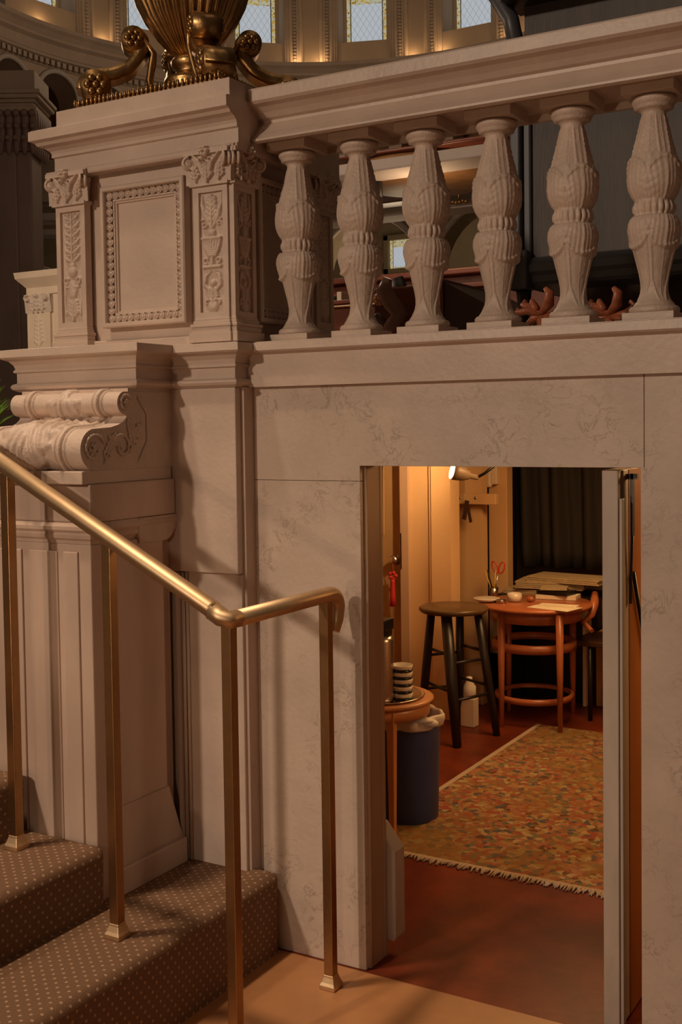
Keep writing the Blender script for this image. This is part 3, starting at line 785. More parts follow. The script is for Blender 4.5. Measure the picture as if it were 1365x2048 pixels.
for i in range(1, 9):
    a = PI*.5*i/8; pts.append(((RXX, 2.765+.045*math.sin(a), RZ-.045*(1-math.cos(a))), (1-.3*i/8, 0, 0), (0, math.sin(a), math.cos(a))))
pts.append(((RXX, 2.806, RZ-.075), (.55, 0, 0), (0, .95, -.2))); pts.append(((RXX, 2.792, RZ-.105), (.4, 0, 0), (0, .8, -.3)))
rail_sweep(g, pts, None)
g.build('level_rail', BRASS, hr)
def post(x, y, z0, z1):
    g = MB(); g.box(x-.0145, x+.0145, y-.0145, y+.0145, z0, z1, .002); o = g.build('post', BRASS_P, hr)
    s = MB(); s.lathe([(.036, z0), (.036, z0+.012), (.030, z0+.020), (.0235, z0+.034), (.0225, z0+.040)], (x, y, 0), 4, smooth=False, R=Matrix.Rotation(PI/4, 3, 'Z'))
    s.build('post_shoe', BRASS, o, bevel=.002)
post(RXX, RYY, 0, RZ-.008); post(RXX, 2.745, 0, RZ-.008)
post(-2.040, RYY, .248, RZ+.18); post(-2.405, RYY, .423, RZ+.362); post(-2.77, RYY, .598, RZ+.545)

# ================================================================== THE LITTLE ROOM
wl_ = MB(); wl_.box(-2.70, -2.62, 2.987, 3.44, 0, 1.758); wl_.box(-3.22, -2.62, 3.44, 3.50, 0, 1.758); wl_.box(-3.22, -3.14, 3.50, 4.66, 0, 1.758); wl_.box(-3.78, -3.14, 4.64, 4.70, 0, 1.758); wl_.box(-3.78, -3.72, 4.70, 5.72, 0, 1.758)
struct(wl_.build('wall_room_left', RWALL))
struct(MB().box(.05, .15, 3.0, 6.9, 0, 1.76).build('wall_room_right', RWALL))
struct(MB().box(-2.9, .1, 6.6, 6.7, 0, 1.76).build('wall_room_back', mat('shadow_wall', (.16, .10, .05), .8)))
# back wall pieces seen past the stool
g = MB(); g.box(-2.845, -2.715, 5.62, 5.70, 0, 1.76); g.box(-2.70, -2.585, 5.585, 5.70, 0, 1.76); g.box(-2.72, -2.69, 5.60, 5.70, 0, 1.76)
struct(g.build('wall_back', RWALL))
g = MB(); g.box(-2.84, -2.574, 5.98, 6.06, 0, 1.758); struct(g.build('wall_recess', RWALL))
g = MB(); g.box(-2.613, -2.499, 6.17, 6.26, .26, 1.758, .004); struct(g.build('trim_4', RWALL))
struct(MB().box(-2.9, -2.845, 5.60, 5.72, 0, 1.76, .004).build('trim_5', JAMB))
# beige door with knob
dr = bpy.data.objects.new('door_2', None); COL.objects.link(dr); dr.location = (-3.2, 5.64, 0); dr['kind'] = 'structure'
MB().box(-3.72, -2.90, 5.66, 5.70, .01, 1.75).build('door_slab', DOORB, dr)
g = MB(); g.box(-3.04, -3.025, 5.648, 5.662, 0.98, 1.62); g.box(-3.55, -3.54, 5.648, 5.662, .98, 1.62); g.box(-3.55, -3.025, 5.648, 5.662, 1.61, 1.62); g.box(-3.55, -3.025, 5.648, 5.662, .98, .99); g.build('door_moulding', DOORB, dr, bevel=.004)
kp = at(789, 1120, 5.62)
g = MB(); g.lathe([(.006, 0), (.030, 0), (.030, .006), (.012, .012), (.012, .03), (.024, .036), (.027, .05), (.018, .062), (.004, .064)], (kp.x, 5.66, kp.z), 20, R=Matrix.Rotation(PI/2, 3, 'X')); g.build('door_knob', STEEL, dr)
MB().box(-2.898, -2.89, 5.60, 5.66, .8, 1.0).build('strike_plate', STEEL, dr)
struct(MB().box(-3.8, -3.72, 5.60, 5.70, 0, 1.76).build('trim_6', JAMB))
ts = thing('red_tassel', 'red silk tassel hanging from the beige door knob', 'tassel', (kp.x, 5.60, kp.z-.06))
MB().tube([(kp.x, 5.600, kp.z-.005), (kp.x+.004, 5.600, kp.z-.05), (kp.x, 5.60, kp.z-.07)], .002, 6).build('cord', RED, ts)
g = MB()
for a in range(5): g.ball((kp.x+.018*math.cos(a*1.257), 5.60, kp.z-.085+.016*math.sin(a*1.257)), .013, .009, .012)
g.build('knot', RED, ts)
g = MB()
g.lathe([(.004, -.10), (.013, -.108), (.012, -.12), (.015, -.20), (.018, -.255), (.006, -.257)], (kp.x, 5.60, kp.z), 14, fn=lambda r, z, a: r*(1+.12*math.cos(7*a))); g.build('tassel_skirt', RED, ts)

# wall clip lamp
lp = at(903, 945, 5.25)
ld = thing('wall_lamp', 'small grey reflector lamp glowing beside the cream wall', 'lamp', lp)
R_ = (Vector((-.72, -.66, .26)).normalized()).to_track_quat('Z', 'Y').to_matrix()
g = MB(); g.lathe([(.042, .03), (.040, .0), (.034, -.035), (.022, -.062), (.014, -.07), (.013, -.11), (.004, -.112)], lp+Vector((.035, 0, 0)), 24, caps=False, R=R_)
o = g.build('reflector', mat('lamp_grey', (.25, .17, .11), .4), ld); so = o.modifiers.new('s', 'SOLIDIFY'); so.thickness = .002
MB().ball(lp+R_ @ Vector((0, 0, -.005))+Vector((.035, 0, 0)), .026, n=16, m_=10).build('bulb', BULB, ld)
g = MB(); e0 = lp+Vector((.035, 0, 0))+R_ @ Vector((0, 0, -.105)); g.tube([e0, e0+Vector((.04, 0, .02)), e0+Vector((.09, .05, .07)), e0+Vector((.09, .30, .2))], .008, 8); g.build('lamp_arm', BLACKP, ld)
lamp('wall_lamp_light', 'SPOT', lp+R_ @ Vector((0, 0, .035))+Vector((.035, 0, 0)), 34, (1, .64, .30), .02, lp+Vector((-1, .9, -.1)), math.radians(165), .6)
lamp('room_ceiling_light', 'AREA', (-1.7, 5.1, 1.72), 27, (1, .56, .22), .7, (-2.0, 5.0, 0))

# plank with screws, phone handset, strap
g = MB(); a = at(914, 997, 5.95); b_ = at(988, 997, 5.95)
pk = thing('shelf_board', 'short cream board with two screws fixed across the wall gap', 'board', (a.x, 5.93, a.z))
MB().box(a.x, b_.x+.02, 5.93, 5.975, a.z-.030, a.z+.030, .004).build('plank', RWALL, pk)
for px in (921, 952):
    s_ = at(px, 996, 5.93); MB().ball((s_.x, 5.928, s_.z), .008, .004, .008).build('screw', STEEL, pk)
a = at(973, 945, 6.1)
ph = thing('wall_phone', 'cream telephone handset hanging on the wall post above the board', 'telephone', (a.x, 6.12, a.z))
MB().box(a.x-.03, a.x+.03, 6.09, 6.125, a.z-.085, a.z+.13, .010).build('handset', WHITEP, ph)
MB().box(a.x-.045, a.x+.055, 6.125, 6.168, a.z-.07, a.z+.16, .006).build('wall_cradle', WHITEP, ph)
a = at(932, 1020, 5.92)
g = MB(); g.obox((a.x, 5.92, a.z), Vector((1, 0, -.25)).normalized(), Vector((0, 1, 0)), Vector((.2, 0, 1)).normalized(), .012, .003, .055); g.obox((a.x+.022, 5.918, a.z-.02), Vector((1, 0, .3)).normalized(), Vector((0, 1, 0)), Vector((-.2, 0, 1)).normalized(), .008, .003, .05)
tag(g.build('hanging_strap', DKWOOD), 'dark folded strap hanging below the cream board', 'strap')
struct(MB().box(-2.80, -2.515, 6.30, 6.36, 0, 1.758).build('trim_7', BLACKP))

# black curtain / cabinet area at the rear right
cu = MB()
def cur(u, v):
    x = -2.50+2.0*u; return (x, 6.42+.035*math.sin(x*31)+.02*math.sin(x*67+v*2), .75+1.0*v)
cu.grid(cur, 160, 10)
o = cu.build('black_curtain', CURT); tag(o, 'black hanging curtain folds at the back of the little room', 'curtain'); so = o.modifiers.new('s', 'SOLIDIFY'); so.thickness = .006
# piled printed music on a shelf
sf = at(1100, 1182, 6.15)
sh = thing('side_shelf', 'dark shelf carrying loose sheaves of paper before the black curtain', 'shelf', (-2.05, 6.2, sf.z-.02))
MB().box(-2.49, -1.93, 6.0, 6.38, sf.z-.03, sf.z-.01).build('shelf_board', BLACKW, sh); MB().box(-2.49, -2.45, 6.0, 6.38, 0, sf.z-.03).build('leg', BLACKW, sh); MB().box(-2.045, -2.01, 6.30, 6.38, 0, sf.z-.03).build('leg', BLACKW, sh)
for i, (x0, x1, n_, tw, lb) in enumerate(((-2.47, -2.08, 3, .0, 'lowest wide sheaf of paper on the dark shelf'), (-2.40, -2.02, 4, .12, 'middle sheaf of paper with a ribbed edge on the dark shelf'), (-2.33, -1.90, 3, -.10, 'uppermost curled sheaf of paper on the dark shelf'))):
    g = MB()
    for k in range(n_):
        z = sf.z-.009+i*.038+k*.010
        g.obox(((x0+x1)/2+random.uniform(-.01, .01), 6.15, z), Vector((math.cos(tw), math.sin(tw), 0)), Vector((-math.sin(tw), math.cos(tw), 0)), Vector((0, 0, 1)), (x1-x0)/2, .11, .004)
    tag(g.build('paper_stack', PAPER2), lb, 'papers', 'sheaves of paper on the shelf')
# cream drawer box at right rear
bx = at(1165, 1330, 6.0)
db = thing('drawer_unit', 'low cream drawer box with dark oval pull beyond the round table', 'drawers', (-1.68, 6.3, 0))
MB().box(-2.00, -1.35, 6.24, 6.40, 0, .42, .004).build('body', RWALL, db)
MB().box(-1.98, -1.37, 6.23, 6.242, .22, .40, .003).build('drawer', RWALL, db); MB().box(-1.98, -1.37, 6.23, 6.242, .03, .20, .003).build('drawer', RWALL, db)
g = MB(); g.ball((-1.90, 6.226, .30), .05, .01, .022, 14, 8); g.build('pull', BLACKP, db)
for i, (dx, dz, w2, rt) in enumerate(((0, .432, .18, .1), (.03, .452, .15, -.2), (-.02, .470, .13, .3))):
    o = MB().obox((-1.78+dx, 6.31, dz-.001), Vector((math.cos(rt), math.sin(rt), 0)), Vector((-math.sin(rt), math.cos(rt), 0)), Vector((0, 0, 1)), w2*.8, .07, .0095).build('paperback_book', (PAPER2, DKWOOD, PAPER)[i])
    tag(o, ('wide tan book lying on the cream drawer box', 'dark book lying on the tan book, cream drawer box', 'pale book topmost on the cream drawer box')[i], 'book', 'books on the drawer box')

# round wooden table
TX, TY, TZ = -2.19, 5.80, .638
tb = thing('round_table', 'round reddish wooden table covered with papers and small things', 'table', (TX, TY, 0))
MB().lathe([(.02, TZ-.024), (.285, TZ-.024), (.30, TZ-.016), (.302, TZ-.008), (.295, TZ), (.02, TZ)], (TX, TY, 0), 48).build('tabletop', RWOOD, tb)
MB().lathe([(.232, TZ-.085), (.245, TZ-.085), (.245, TZ-.024), (.232, TZ-.024)], (TX, TY, 0), 40, caps=False).build('apron', RWOOD, tb)
for (lx, ly) in ((-1.985, 5.60), (-2.06, 6.02), (-2.395, 5.92), (-2.30, 5.585)):
    MB().tube([(lx, ly, 0), (lx, ly, .3), (lx, ly, TZ-.024)], [.012, .017, .021], 12).build('leg', RWOOD, tb)
g = MB(); g.lathe([(.195, .13), (.21, .125), (.21, .152), (.195, .155)], (TX-.01, TY, 0), 36, caps=False); g.build('ring_stretcher', RWOOD, tb)
g = MB(); g.lathe([(.205, .40), (.225, .395), (.225, .435), (.205, .44)], (TX-.01, TY, 0), 36, caps=False); g.build('ring_stretcher', RWOOD, tb)
# chair with curved arm behind table
ch = thing('armchair', 'dark wooden chair with a curved arm pushed behind the round table', 'chair', (-1.86, 6.0, 0))
MB().box(-2.02, -1.68, 5.90, 6.22, .40, .43, .006).build('seat', DKWOOD, ch)
for x_, y_ in ((-1.93, 5.92), (-1.70, 5.92), (-1.93, 6.20), (-1.70, 6.20)):
    MB().tube([(x_, y_, 0), (x_, y_, .40)], .012, 8).build('leg', BLACKW, ch)
a1 = at(1190, 1205, 5.9); a2 = at(1168, 1245, 5.85); a3 = at(1185, 1262, 5.8)
MB().tube([a1+Vector((-.03, .1, .03)), a1, a1.lerp(a2, .6)+Vector((.02, 0, 0)), a2, a3], [.018, .024, .02, .016, .012], 10).build('arm', RWOOD, ch)
# black cabinet below
tag(MB().box(-2.44, -2.08, 6.28, 6.36, .0, .62).build('black_case', BLACKP), 'black instrument case standing upright behind the round table', 'case')
tag(MB().box(-2.065, -2.045, 6.2, 6.36, 0, .60, .003).build('cream_folder', PAPER), 'cream upright board leaning beside the black case', 'board')

# items on the round table
def onT(px, py): p_ = at(px, py, 5.8); d = (p_-Vector((0, 0, 1.6))); t = (TZ-1.6)/d.z; return Vector((0, 0, 1.6))+d*t
a = onT(1110, 1216)
g = MB(); g.obox((a.x, a.y, TZ+.002), Vector((.97, -.2, 0)).normalized(), Vector((.2, .97, 0)).normalized(), Vector((0, 0, 1)), .12, .075, .0015)
tag(g.build('paper_sheet', PAPER), 'white printed sheet lying at the front of the round table', 'paper')
g = MB(); g.obox((a.x+.01, a.y+.04, TZ+.008), Vector((1, .05, 0)).normalized(), Vector((-.05, 1, 0)).normalized(), Vector((0, 0, 1)), .10, .03, .004)
tag(g.build('envelope', PAPER), 'folded white envelope lying on the printed sheet', 'envelope')
a = onT(1105, 1200)
for i, (rt, mm, w2, lb) in enumerate(((.1, PAPER, .11, 'thick pale book lying under a dark one on the round table'), (-.15, BLACKP, .09, 'dark book lying on the thick pale one, round table'), (.25, PAPER2, .07, 'thin tan booklet on top of the dark book'))):
    o = MB().obox((a.x+.01-.01*i, a.y+.07, TZ+.012+.022*i), Vector((math.cos(rt), math.sin(rt), 0)), Vector((-math.sin(rt), math.cos(rt), 0)), Vector((0, 0, 1)), w2, .06, .0105 if i < 2 else .005).build('book', mm); tag(o, lb, 'book', 'books on the round table')
a = onT(1030, 1203); g = MB(); g.lathe([(.02, 0), (.036, .004), (.040, .045), (.037, .045), (.033, .006), (.004, .005)], (a.x, a.y, TZ), 20); tag(g.build('white_cup', CHINA), 'small white cup on the round table', 'cup')
a = onT(1003, 1206); g = MB(); g.lathe([(.03, 0), (.03, .018), (.028, .02), (.002, .02)], (a.x, a.y, TZ), 20); tag(g.build('round_tin', STEEL), 'flat metal tin at the left of the white cup', 'tin')
a = onT(1062, 1204); g = MB(); g.ball((a.x, a.y, TZ+.016), .022, .018, .016); tag(g.build('tape_roll', RWOOD), 'small reddish lump beside the books on the table', 'trinket')
# plate on the stool edge, pencil cup
a = at(952, 1197, 5.60); aT = onT(954, 1198)
g = MB(); g.lathe([(.02, 0), (.045, .002), (.072, .018), (.070, .021), (.04, .007), (.003, .006)], (-2.43, 5.70, TZ), 28); tag(g.build('white_dish', CHINA), 'white shallow dish at the left edge of the round table', 'dish')
pcx, pcy = -2.455, 5.86
pc = thing('pencil_cup', 'small clear cup of pencils and scissors by the wall gap', 'pencil cup', (pcx, pcy, TZ))
g = MB(); g.lathe([(.015, 0), (.022, .002), (.026, .055), (.024, .055), (.020, .006), (.003, .005)], (pcx, pcy, TZ), 16); g.build('cup', STEEL, pc)
for dx, mm in ((-.055, YELLOWP), (-.035, BLACKP), (.012, YELLOWP)):
    tag(MB().tube([(pcx, pcy, TZ+.01), (pcx+dx, pcy, TZ+.15)], .004, 6).build('pencil', mm), {-.055: 'yellow pencil leaning left in the small cup', -.035: 'black pencil leaning left in the small cup', .012: 'yellow pencil upright in the small cup'}[dx], 'pencil', 'pencils in the small cup')
sc = thing('scissors', 'scissors with red ring handles standing in the small cup', 'scissors', (pcx, pcy, TZ))
MB().tube([(pcx, pcy+.008, TZ+.008), (pcx+.02, pcy+.008, TZ+.12)], .004, 6).build('blade', STEEL, sc)
for dx, tilt in ((.005, .5), (.045, -.35)):
    c_ = Vector((pcx+dx, pcy+.008, TZ+.165)); MB().tube([c_+Vector((.016*math.cos(a)+tilt*-.02*math.sin(a), 0, .032*math.sin(a))) for a in [2*PI*i/16 for i in range(17)]], .004, 6, caps=False).build('handle', SCISRED, sc)

# black stool
SX, SY, SZ = -2.455, 5.33, .668
stl = thing('round_stool', 'black wooden stool with a round brown seat before the cream wall', 'stool', (SX, SY, 0))
MB().lathe([(.02, SZ-.030), (.165, SZ-.030), (.176, SZ-.020), (.177, SZ-.008), (.170, SZ-.003), (.02, SZ)], (SX, SY, 0), 40).build('seat', STOOLT, stl)
legs = []
for (tx, ty, bx_, by_) in ((SX+.015, SY-.12, SX+.105, SY-.20), (SX+.12, SY+.03, SX+.195, SY+.09), (SX-.12, SY-.01, SX-.20, SY+.01), (SX-.02, SY+.12, SX-.06, SY+.20)):
    MB().tube([(bx_, by_, 0), ((tx+bx_)/2, (ty+by_)/2, SZ*.48), (tx, ty, SZ-.028)], [.022, .030, .028] if bx_ == SX+.105 else [.018, .023, .021], 12).build('leg', BLACKW, stl)
    legs.append((Vector((bx_, by_, 0)), Vector((tx, ty, SZ-.028))))
for i, (h1, h2) in enumerate(((.22, .40), (.26, .44), (.22, .40), (.26, .44))):
    A, B = legs[(0, 1, 3, 2)[i]], legs[(1, 3, 2, 0)[i]]
    for h in (h1, h2):
        t = h/(SZ-.028); MB().tube([A[0].lerp(A[1], t), B[0].lerp(B[1], t)], .0075, 8).build('rung', BLACKW, stl)
# little white bottle and box at wall foot
a = at(943, 1400, 5.55)
g = MB(); g.box(-2.50, -2.42, 5.50, 5.56, 0, .15, .004); tag(g.build('white_carton', WHITEP), 'small white carton on the floor behind the stool', 'carton')
g = MB(); g.lathe([(.03, 0), (.036, .006), (.036, .06), (.018, .085), (.016, .11), (.003, .112)], (-2.46, 5.53, .151), 16, R=None); tag(g.build('white_bottle', CHINA), 'white bottle standing on the carton behind the stool', 'bottle')

# small side table by the door, bin under it
QX, QY, QZ = -2.165, 3.99, .522
qt = thing('side_table', 'small round maple table just inside the doorway', 'table', (QX, QY, 0))
MB().lathe([(.02, QZ-.018), (.208, QZ-.018), (.216, QZ-.010), (.216, QZ-.004), (.210, QZ), (.02, QZ)], (QX, QY, 0), 44).build('tabletop', WOOD, qt)
MB().lathe([(.190, QZ-.065), (.200, QZ-.065), (.202, QZ-.018), (.190, QZ-.018)], (QX, QY, 0), 44, caps=False).build('apron', WOOD, qt)
for (dx, dy) in ((.125, -.135), (-.15, -.11), (.12, .14), (-.09, .16)):
    x_, y_ = QX+dx, QY+dy
    MB().lathe([(.014, 0), (.022, QZ-.018)], (x_, y_, 0), 4, smooth=False, R=Matrix.Rotation(PI/4, 3, 'Z')).build('leg', WOOD, qt)
tr = thing('serving_tray', 'round silver tray on the small maple table', 'tray', (QX+.02, QY, QZ))
MB().lathe([(.01, .002), (.15, .002), (.168, .012), (.172, .010), (.155, .0), (.01, .0)], (QX+.015, QY-.01, QZ), 44).build('dish', SILVER, tr)
CXc, CYc = -2.045, 3.955
cup = thing('striped_cup', 'lowest white cup with a dark band, in the stack on the silver tray', 'cup', (CXc, CYc, QZ+.003), 'stacked cups on the tray')
MB().lathe([(.028, 0), (.038, .004), (.043, .026), (.041, .028), (.034, .006), (.003, .005)], (CXc, CYc, QZ+.003), 24).build('bowl', CHINA, cup)
MB().lathe([(.0385, .001), (.0420, .012), (.0428, .013), (.0395, .001)], (CXc, CYc, QZ+.003), 24, caps=False).build('dark_band', BLACKP, cup)
for i, lb in enumerate(('second cup from the bottom of the stack on the silver tray', 'middle cup of the stack on the silver tray', 'fourth cup from the bottom of the stack on the silver tray', 'topmost cup of the stack on the silver tray')):
    c = copy_tree(cup); c.location.z += .0275*(i+1); c['label'] = lb
# vacuum flask
VX, VY = -2.105, 3.885
th = thing('vacuum_flask', 'tall steel coffee flask with black handle on the silver tray', 'flask', (VX, VY, QZ))
MB().lathe([(.04, .003), (.052, .004), (.054, .02), (.054, .24), (.046, .262), (.01, .264)], (VX, VY, QZ), 28).build('body', STEEL, th)
MB().lathe([(.045, .262), (.050, .266), (.050, .306), (.038, .325), (.005, .327)], (VX, VY, QZ), 24).build('lid', BLACKP, th)
g = MB(); g.box(VX-.030, VX+.050, VY-.05, VY+.03, QZ+.285, QZ+.33, .006); g.build('pump_head', BLACKP, th)
MB().tube([(VX-.03, VY-.05, QZ+.32), (VX-.03, VY-.085, QZ+.30), (VX-.03, VY-.085, QZ+.14), (VX-.03, VY-.05, QZ+.12)], .012, 8).build('handle', BLACKP, th)
# bin
BX, BY = -2.11, 4.12
bn = thing('waste_bin', 'dark blue plastic waste bin lined with a white bag', 'bin', (BX, BY, 0))
MB().lathe([(.02, 0), (.118, 0), (.124, .01), (.136, .405), (.142, .415), (.136, .42), (.124, .02), (.01, .012)], (BX, BY, 0), 40).build('bucket', BLUE, bn)
def bagf(r, z, a): return r*(1+.05*math.sin(5*a+z*30)+.03*math.sin(11*a))
MB().lathe([(.139, .385), (.146, .39), (.149, .415), (.147, .432), (.138, .436), (.130, .42), (.124, .35)], (BX, BY, 0), 60, caps=False, fn=bagf).build('bag_liner', BAG, bn)
g = MB(); g.ball((BX+.095, BY-.085, .430), .065, .03, .014, 14, 8); g.ball((BX+.125, BY-.06, .415), .045, .03, .018, 14, 8); g.build('bag_fold', BAG, bn)

# rug with fringe
g = MB()
def rugf(u, v):
    x = -2.13+1.45*u; y = 3.75+1.95*v; z = .006+.006*math.exp(-((x*.55+y*.84-2.35)/.02)**2)*(1 if .1 < v < .6 else 0)
    return (x, y, z)
g.grid(rugf, 120, 120)
rg = thing('persian_rug', 'worn floral rug in orange and olive with a pale fringe', 'rug', (-1.4, 4.7, 0))
o = g.build('pile', RUG, rg)
g = MB(); g.box(-2.15, -2.125, 3.75, 5.70, .0005, .007); g.build('side_border', FRINGE, rg)
g = MB()
for i in range(230):
    x = -2.13+1.45*i/229; l = random.uniform(.03, .055); dx = random.uniform(-.015, .015)
    g.tube([(x, 3.752, .006), (x+dx*.5, 3.752-l*.5, .005), (x+dx, 3.752-l, .003)], [.0045, .004, .002], 5)
g.box(-2.13, -.68, 3.738, 3.756, .001, .0075)
o = g.build('fringe', FRINGE, rg); o['kind'] = 'stuff'

# ================================================================== CHOIR BEHIND THE BALUSTRADE
# big grey oak case on the right
def box_at(mb, px0, px1, py0, py1, Y, depth, bev=0):
    a = at(px0, py1, Y); b_ = at(px1, py0, Y); mb.box(a.x, b_.x, Y, Y+depth, a.z, b_.z, bev); return a, b_
CY_ = 4.5
cs = thing('organ_case', 'large dark grey oak case with moulded blue grey base behind the right balusters', 'organ case', (-.9, 4.9, 1.85))
aL = at(1052, 400, CY_).x; zB = at(1200, 560, CY_).z; zM = at(1200, 520, CY_).z
MB().box(aL, aL+2.4, CY_, CY_+.8, zM, zM+2.4).build('panel_body', GREYPANEL, cs)
MB().box(aL-.05, aL-.005, CY_-.05, CY_+.8, zM+.05, zM+.9, .008).build('side_post', BLUEGREY, cs)
MB().box(aL-.005, aL+.03, CY_-.02, CY_+.02, zM, zM+.9, .008).build('corner_bead', BLUEGREY, cs)
g = MB(); g.sweep([(aL+2.4, CY_), (aL-.03, CY_), (aL-.03, CY_+.8)], [(0, zM+.03), (.02, zM+.03), (.05, zM), (.05, zM-.03), (.03, zM-.045), (.02, zB+.01), (0, zB)]); g.box(aL-.02, aL+2.4, CY_+.01, CY_+.8, zB, zM+.02); g.build('base_moulding', BLUEGREY, cs)
MB().box(aL-.06, aL+.03, CY_-.07, CY_+.03, zB-.02, zM+.06, .010).build('bracket_block', BLUEGREY, cs)
g = MB(); zl = zB-.02
g.lathe([(.02, 1.846), (.035, 1.85), (.035, 1.88), (.018, 1.90), (.026, 1.93), (.033, 1.97), (.026, 2.0), (.018, 2.02), (.03, zl-.01), (.03, zl)], (aL-.01, CY_, 0), 20, fn=lambda r, z, a: r*(1+.08*math.sin(6*a+z*70))); g.build('turned_leg', BLACKW, cs)
MB().box(aL+.1, aL+2.4, CY_+.25, CY_+.8, 1.846, zB).build('under_panel', DKWOOD, cs)
# arched dark canopy end at top-left of the case
cpt = []
for i in range(13):
    a = PI/2*i/12; cpt.append((aL-.05-.12*math.cos(a)*0-.12*(1-math.sin(a)), zM+.92+.5*(i/12)))
g = MB(); g.tube([(aL-.02, CY_-.02, zM+.85), (aL-.05, CY_-.02, zM+1.0), (aL-.12, CY_-.02, zM+1.12), (aL-.22, CY_-.02, zM+1.20)], [.035, .035, .035, .035], 10); g.build('arched_moulding', BLUEGREY, cs)
g = MB(); c_ = at(1090, 0, CY_); g.box(c_.x-.15, c_.x+.4, CY_-.25, CY_+.1, c_.z-.012, c_.z+.2, .01); g.build('hood', BLACKW, cs)
# red carved ornaments on the choir floor
def ornament(px, Y, sc_, lab):
    c0 = at(px, 622, Y); g = MB(); z0 = 1.846
    g.tube([Vector((c0.x, Y, z0)), Vector((c0.x+.01, Y, (z0+c0.z)/2)), Vector(c0)], [.022, .016, .018], 8)
    for k in range(7):
        a = -.4+k*.62; L_ = sc_*(.55+.35*((k*7) % 3)/2)
        d1 = Vector((math.cos(a), .3*math.sin(k*2.1), math.sin(a)*.8))
        b0_ = Vector(c0)+Vector((.02*math.cos(a*2), 0, -.02)); p1 = b0_+d1*L_*.6; p2 = b0_+d1*L_+Vector((-.25*L_*math.sin(a), 0, .25*L_*math.cos(a))); p3 = p2+Vector((-.25*L_*math.cos(a), 0, .18*L_))
        g.tube([b0_, p1, p2, p3], [.014, .026, .020, .009], 8, flat=.6)
    tag(g.build('carved_finial', REDCARVE2), lab, 'carved ornament', 'red carved leaf ornaments')
REDCARVE2 = mat('red_gilt_carving', (.42, .13, .06), .35, var=.3, vscale=30)
ornament(1080, 4.1, .12, 'red carved leaf ornament just left of the foot of the fifth baluster')
ornament(1215, 4.15, .12, 'red carved leaf ornament between the feet of the fifth and sixth balusters')
# mahogany desk box, chair, stalls
p0 = at(889, 655, 4.6); p1 = at(962, 560, 4.6)
g = MB(); q = [(p0.x, 1.846), (p1.x+.05, 1.846), (p1.x+.05, at(962, 615, 4.6).z), (p0.x, at(889, 563, 4.6).z)]
g.prism(q, lambda x, z, t: (x, t, z), 4.6, 5.3); mb_ = thing('reading_desk', 'dark mahogany reading desk with a sloping top behind the fourth baluster', 'desk', (p0.x, 4.8, 1.846)); g.build('side_panel', DKWOOD, mb_, bevel=.003)
MB().box(p0.x-.015, p0.x, 4.59, 5.3, 1.846, q[3][1]+.01).build('front_edge', REDCARVE, mb_)
cx_ = at(770, 600, 4.5).x
RARM = mat('worn_walnut', (.20, .105, .07), .3, var=.25, vscale=12)
ac = thing('carved_armchair', 'carved mahogany armchair with scroll arms behind the second and third balusters', 'chair', (cx_, 4.6, 1.846))
def P(px, py, Y=4.5): return at(px, py, Y)
MB().tube([P(776, 556), P(768, 580), P(782, 605), P(800, 630), P(782, 655), P(776, 675)], [.014, .026, .024, .026, .024, .018], 10, flat=1.6).build('scroll_arm', RARM, ac)
MB().tube([P(790, 560, 4.7), P(800, 590, 4.7), P(806, 630, 4.7), P(790, 665, 4.7)], [.03, .035, .03, .02], 10, flat=1.5).build('scroll_arm', BLACKW, ac)
MB().tube([P(745, 640), P(757, 630), P(770, 645), P(768, 668)], [.012, .016, .014, .010], 10).build('front_rail', DKWOOD, ac)
a = P(745, 672, 4.55); b_ = P(800, 568, 4.55)
MB().box(a.x-.03, b_.x+.10, 4.62, 4.66, 1.846, b_.z, .01).build('backrest', MAHOG, ac)
MB().box(a.x-.02, b_.x+.08, 4.45, 4.66, 1.846+.06, 1.846+.09, .006).build('seat', MAHOG, ac)
r_ = P(757, 598, 4.6); g = MB()
for k in range(7): g.ball((r_.x+.016*math.cos(k), 4.61, r_.z+.016*math.sin(k)), .010)
g.ball((r_.x, 4.605, r_.z), .008); g.lathe([(.022, 0), (.030, 0), (.030, .008), (.022, .008)], (r_.x, 4.615, r_.z), 20, caps=False, R=Matrix.Rotation(PI/2, 3, 'X')); g.build('rosette', WOOD, ac)
# choir stall rails along the back
stl2 = thing('choir_stall', 'long mahogany stall front along the choir behind the balusters', 'stall', (-3.4, 7.2, 1.846))
z_ = at(850, 548, 7.2).z
MB().box(-6.2, -1.7, 7.2, 7.3, 1.846, z_-.03).build('stall_front', MAHOG, stl2); MB().box(-6.2, -1.7, 7.12, 7.36, z_-.03, z_+.01, .008).build('stall_cap', REDCARVE, stl2)
MB().box(-6.2, -1.7, 7.15, 7.2, z_-.12, z_-.09, .005).build('stall_moulding', REDCARVE, stl2)
z2 = at(700, 600, 5.2).z
ds = thing('music_desk', 'mahogany desk with a brass edge at the left of the choir', 'desk', (-3.1, 5.3, 1.846))
xa = at(668, 600, 5.2).x
MB().box(xa-.5, xa+.25, 5.2, 5.6, 1.846, z2-.02).build('desk_body', MAHOG, ds); MB().box(xa-.5, xa+.27, 5.17, 5.63, z2-.02, z2, .004).build('desk_top', REDCARVE, ds)
MB().box(xa-.5, xa+.27, 5.162, 5.172, z2-.035, z2-.028).build('brass_edge', BRASS, ds)
for k, (px, mm, lb) in enumerate(((676, BLACKP, 'black book on the music desk, leftmost'), (688, PAPER, 'white book on the music desk beside the black one'))):
    a = at(px, 590, 5.35); tag(MB().box(a.x-.014, a.x+.014, 5.30, 5.42, z2+.001, z2+.04+.02*k, .002).build('hymn_book', mm), lb, 'book', 'books on the music desk')

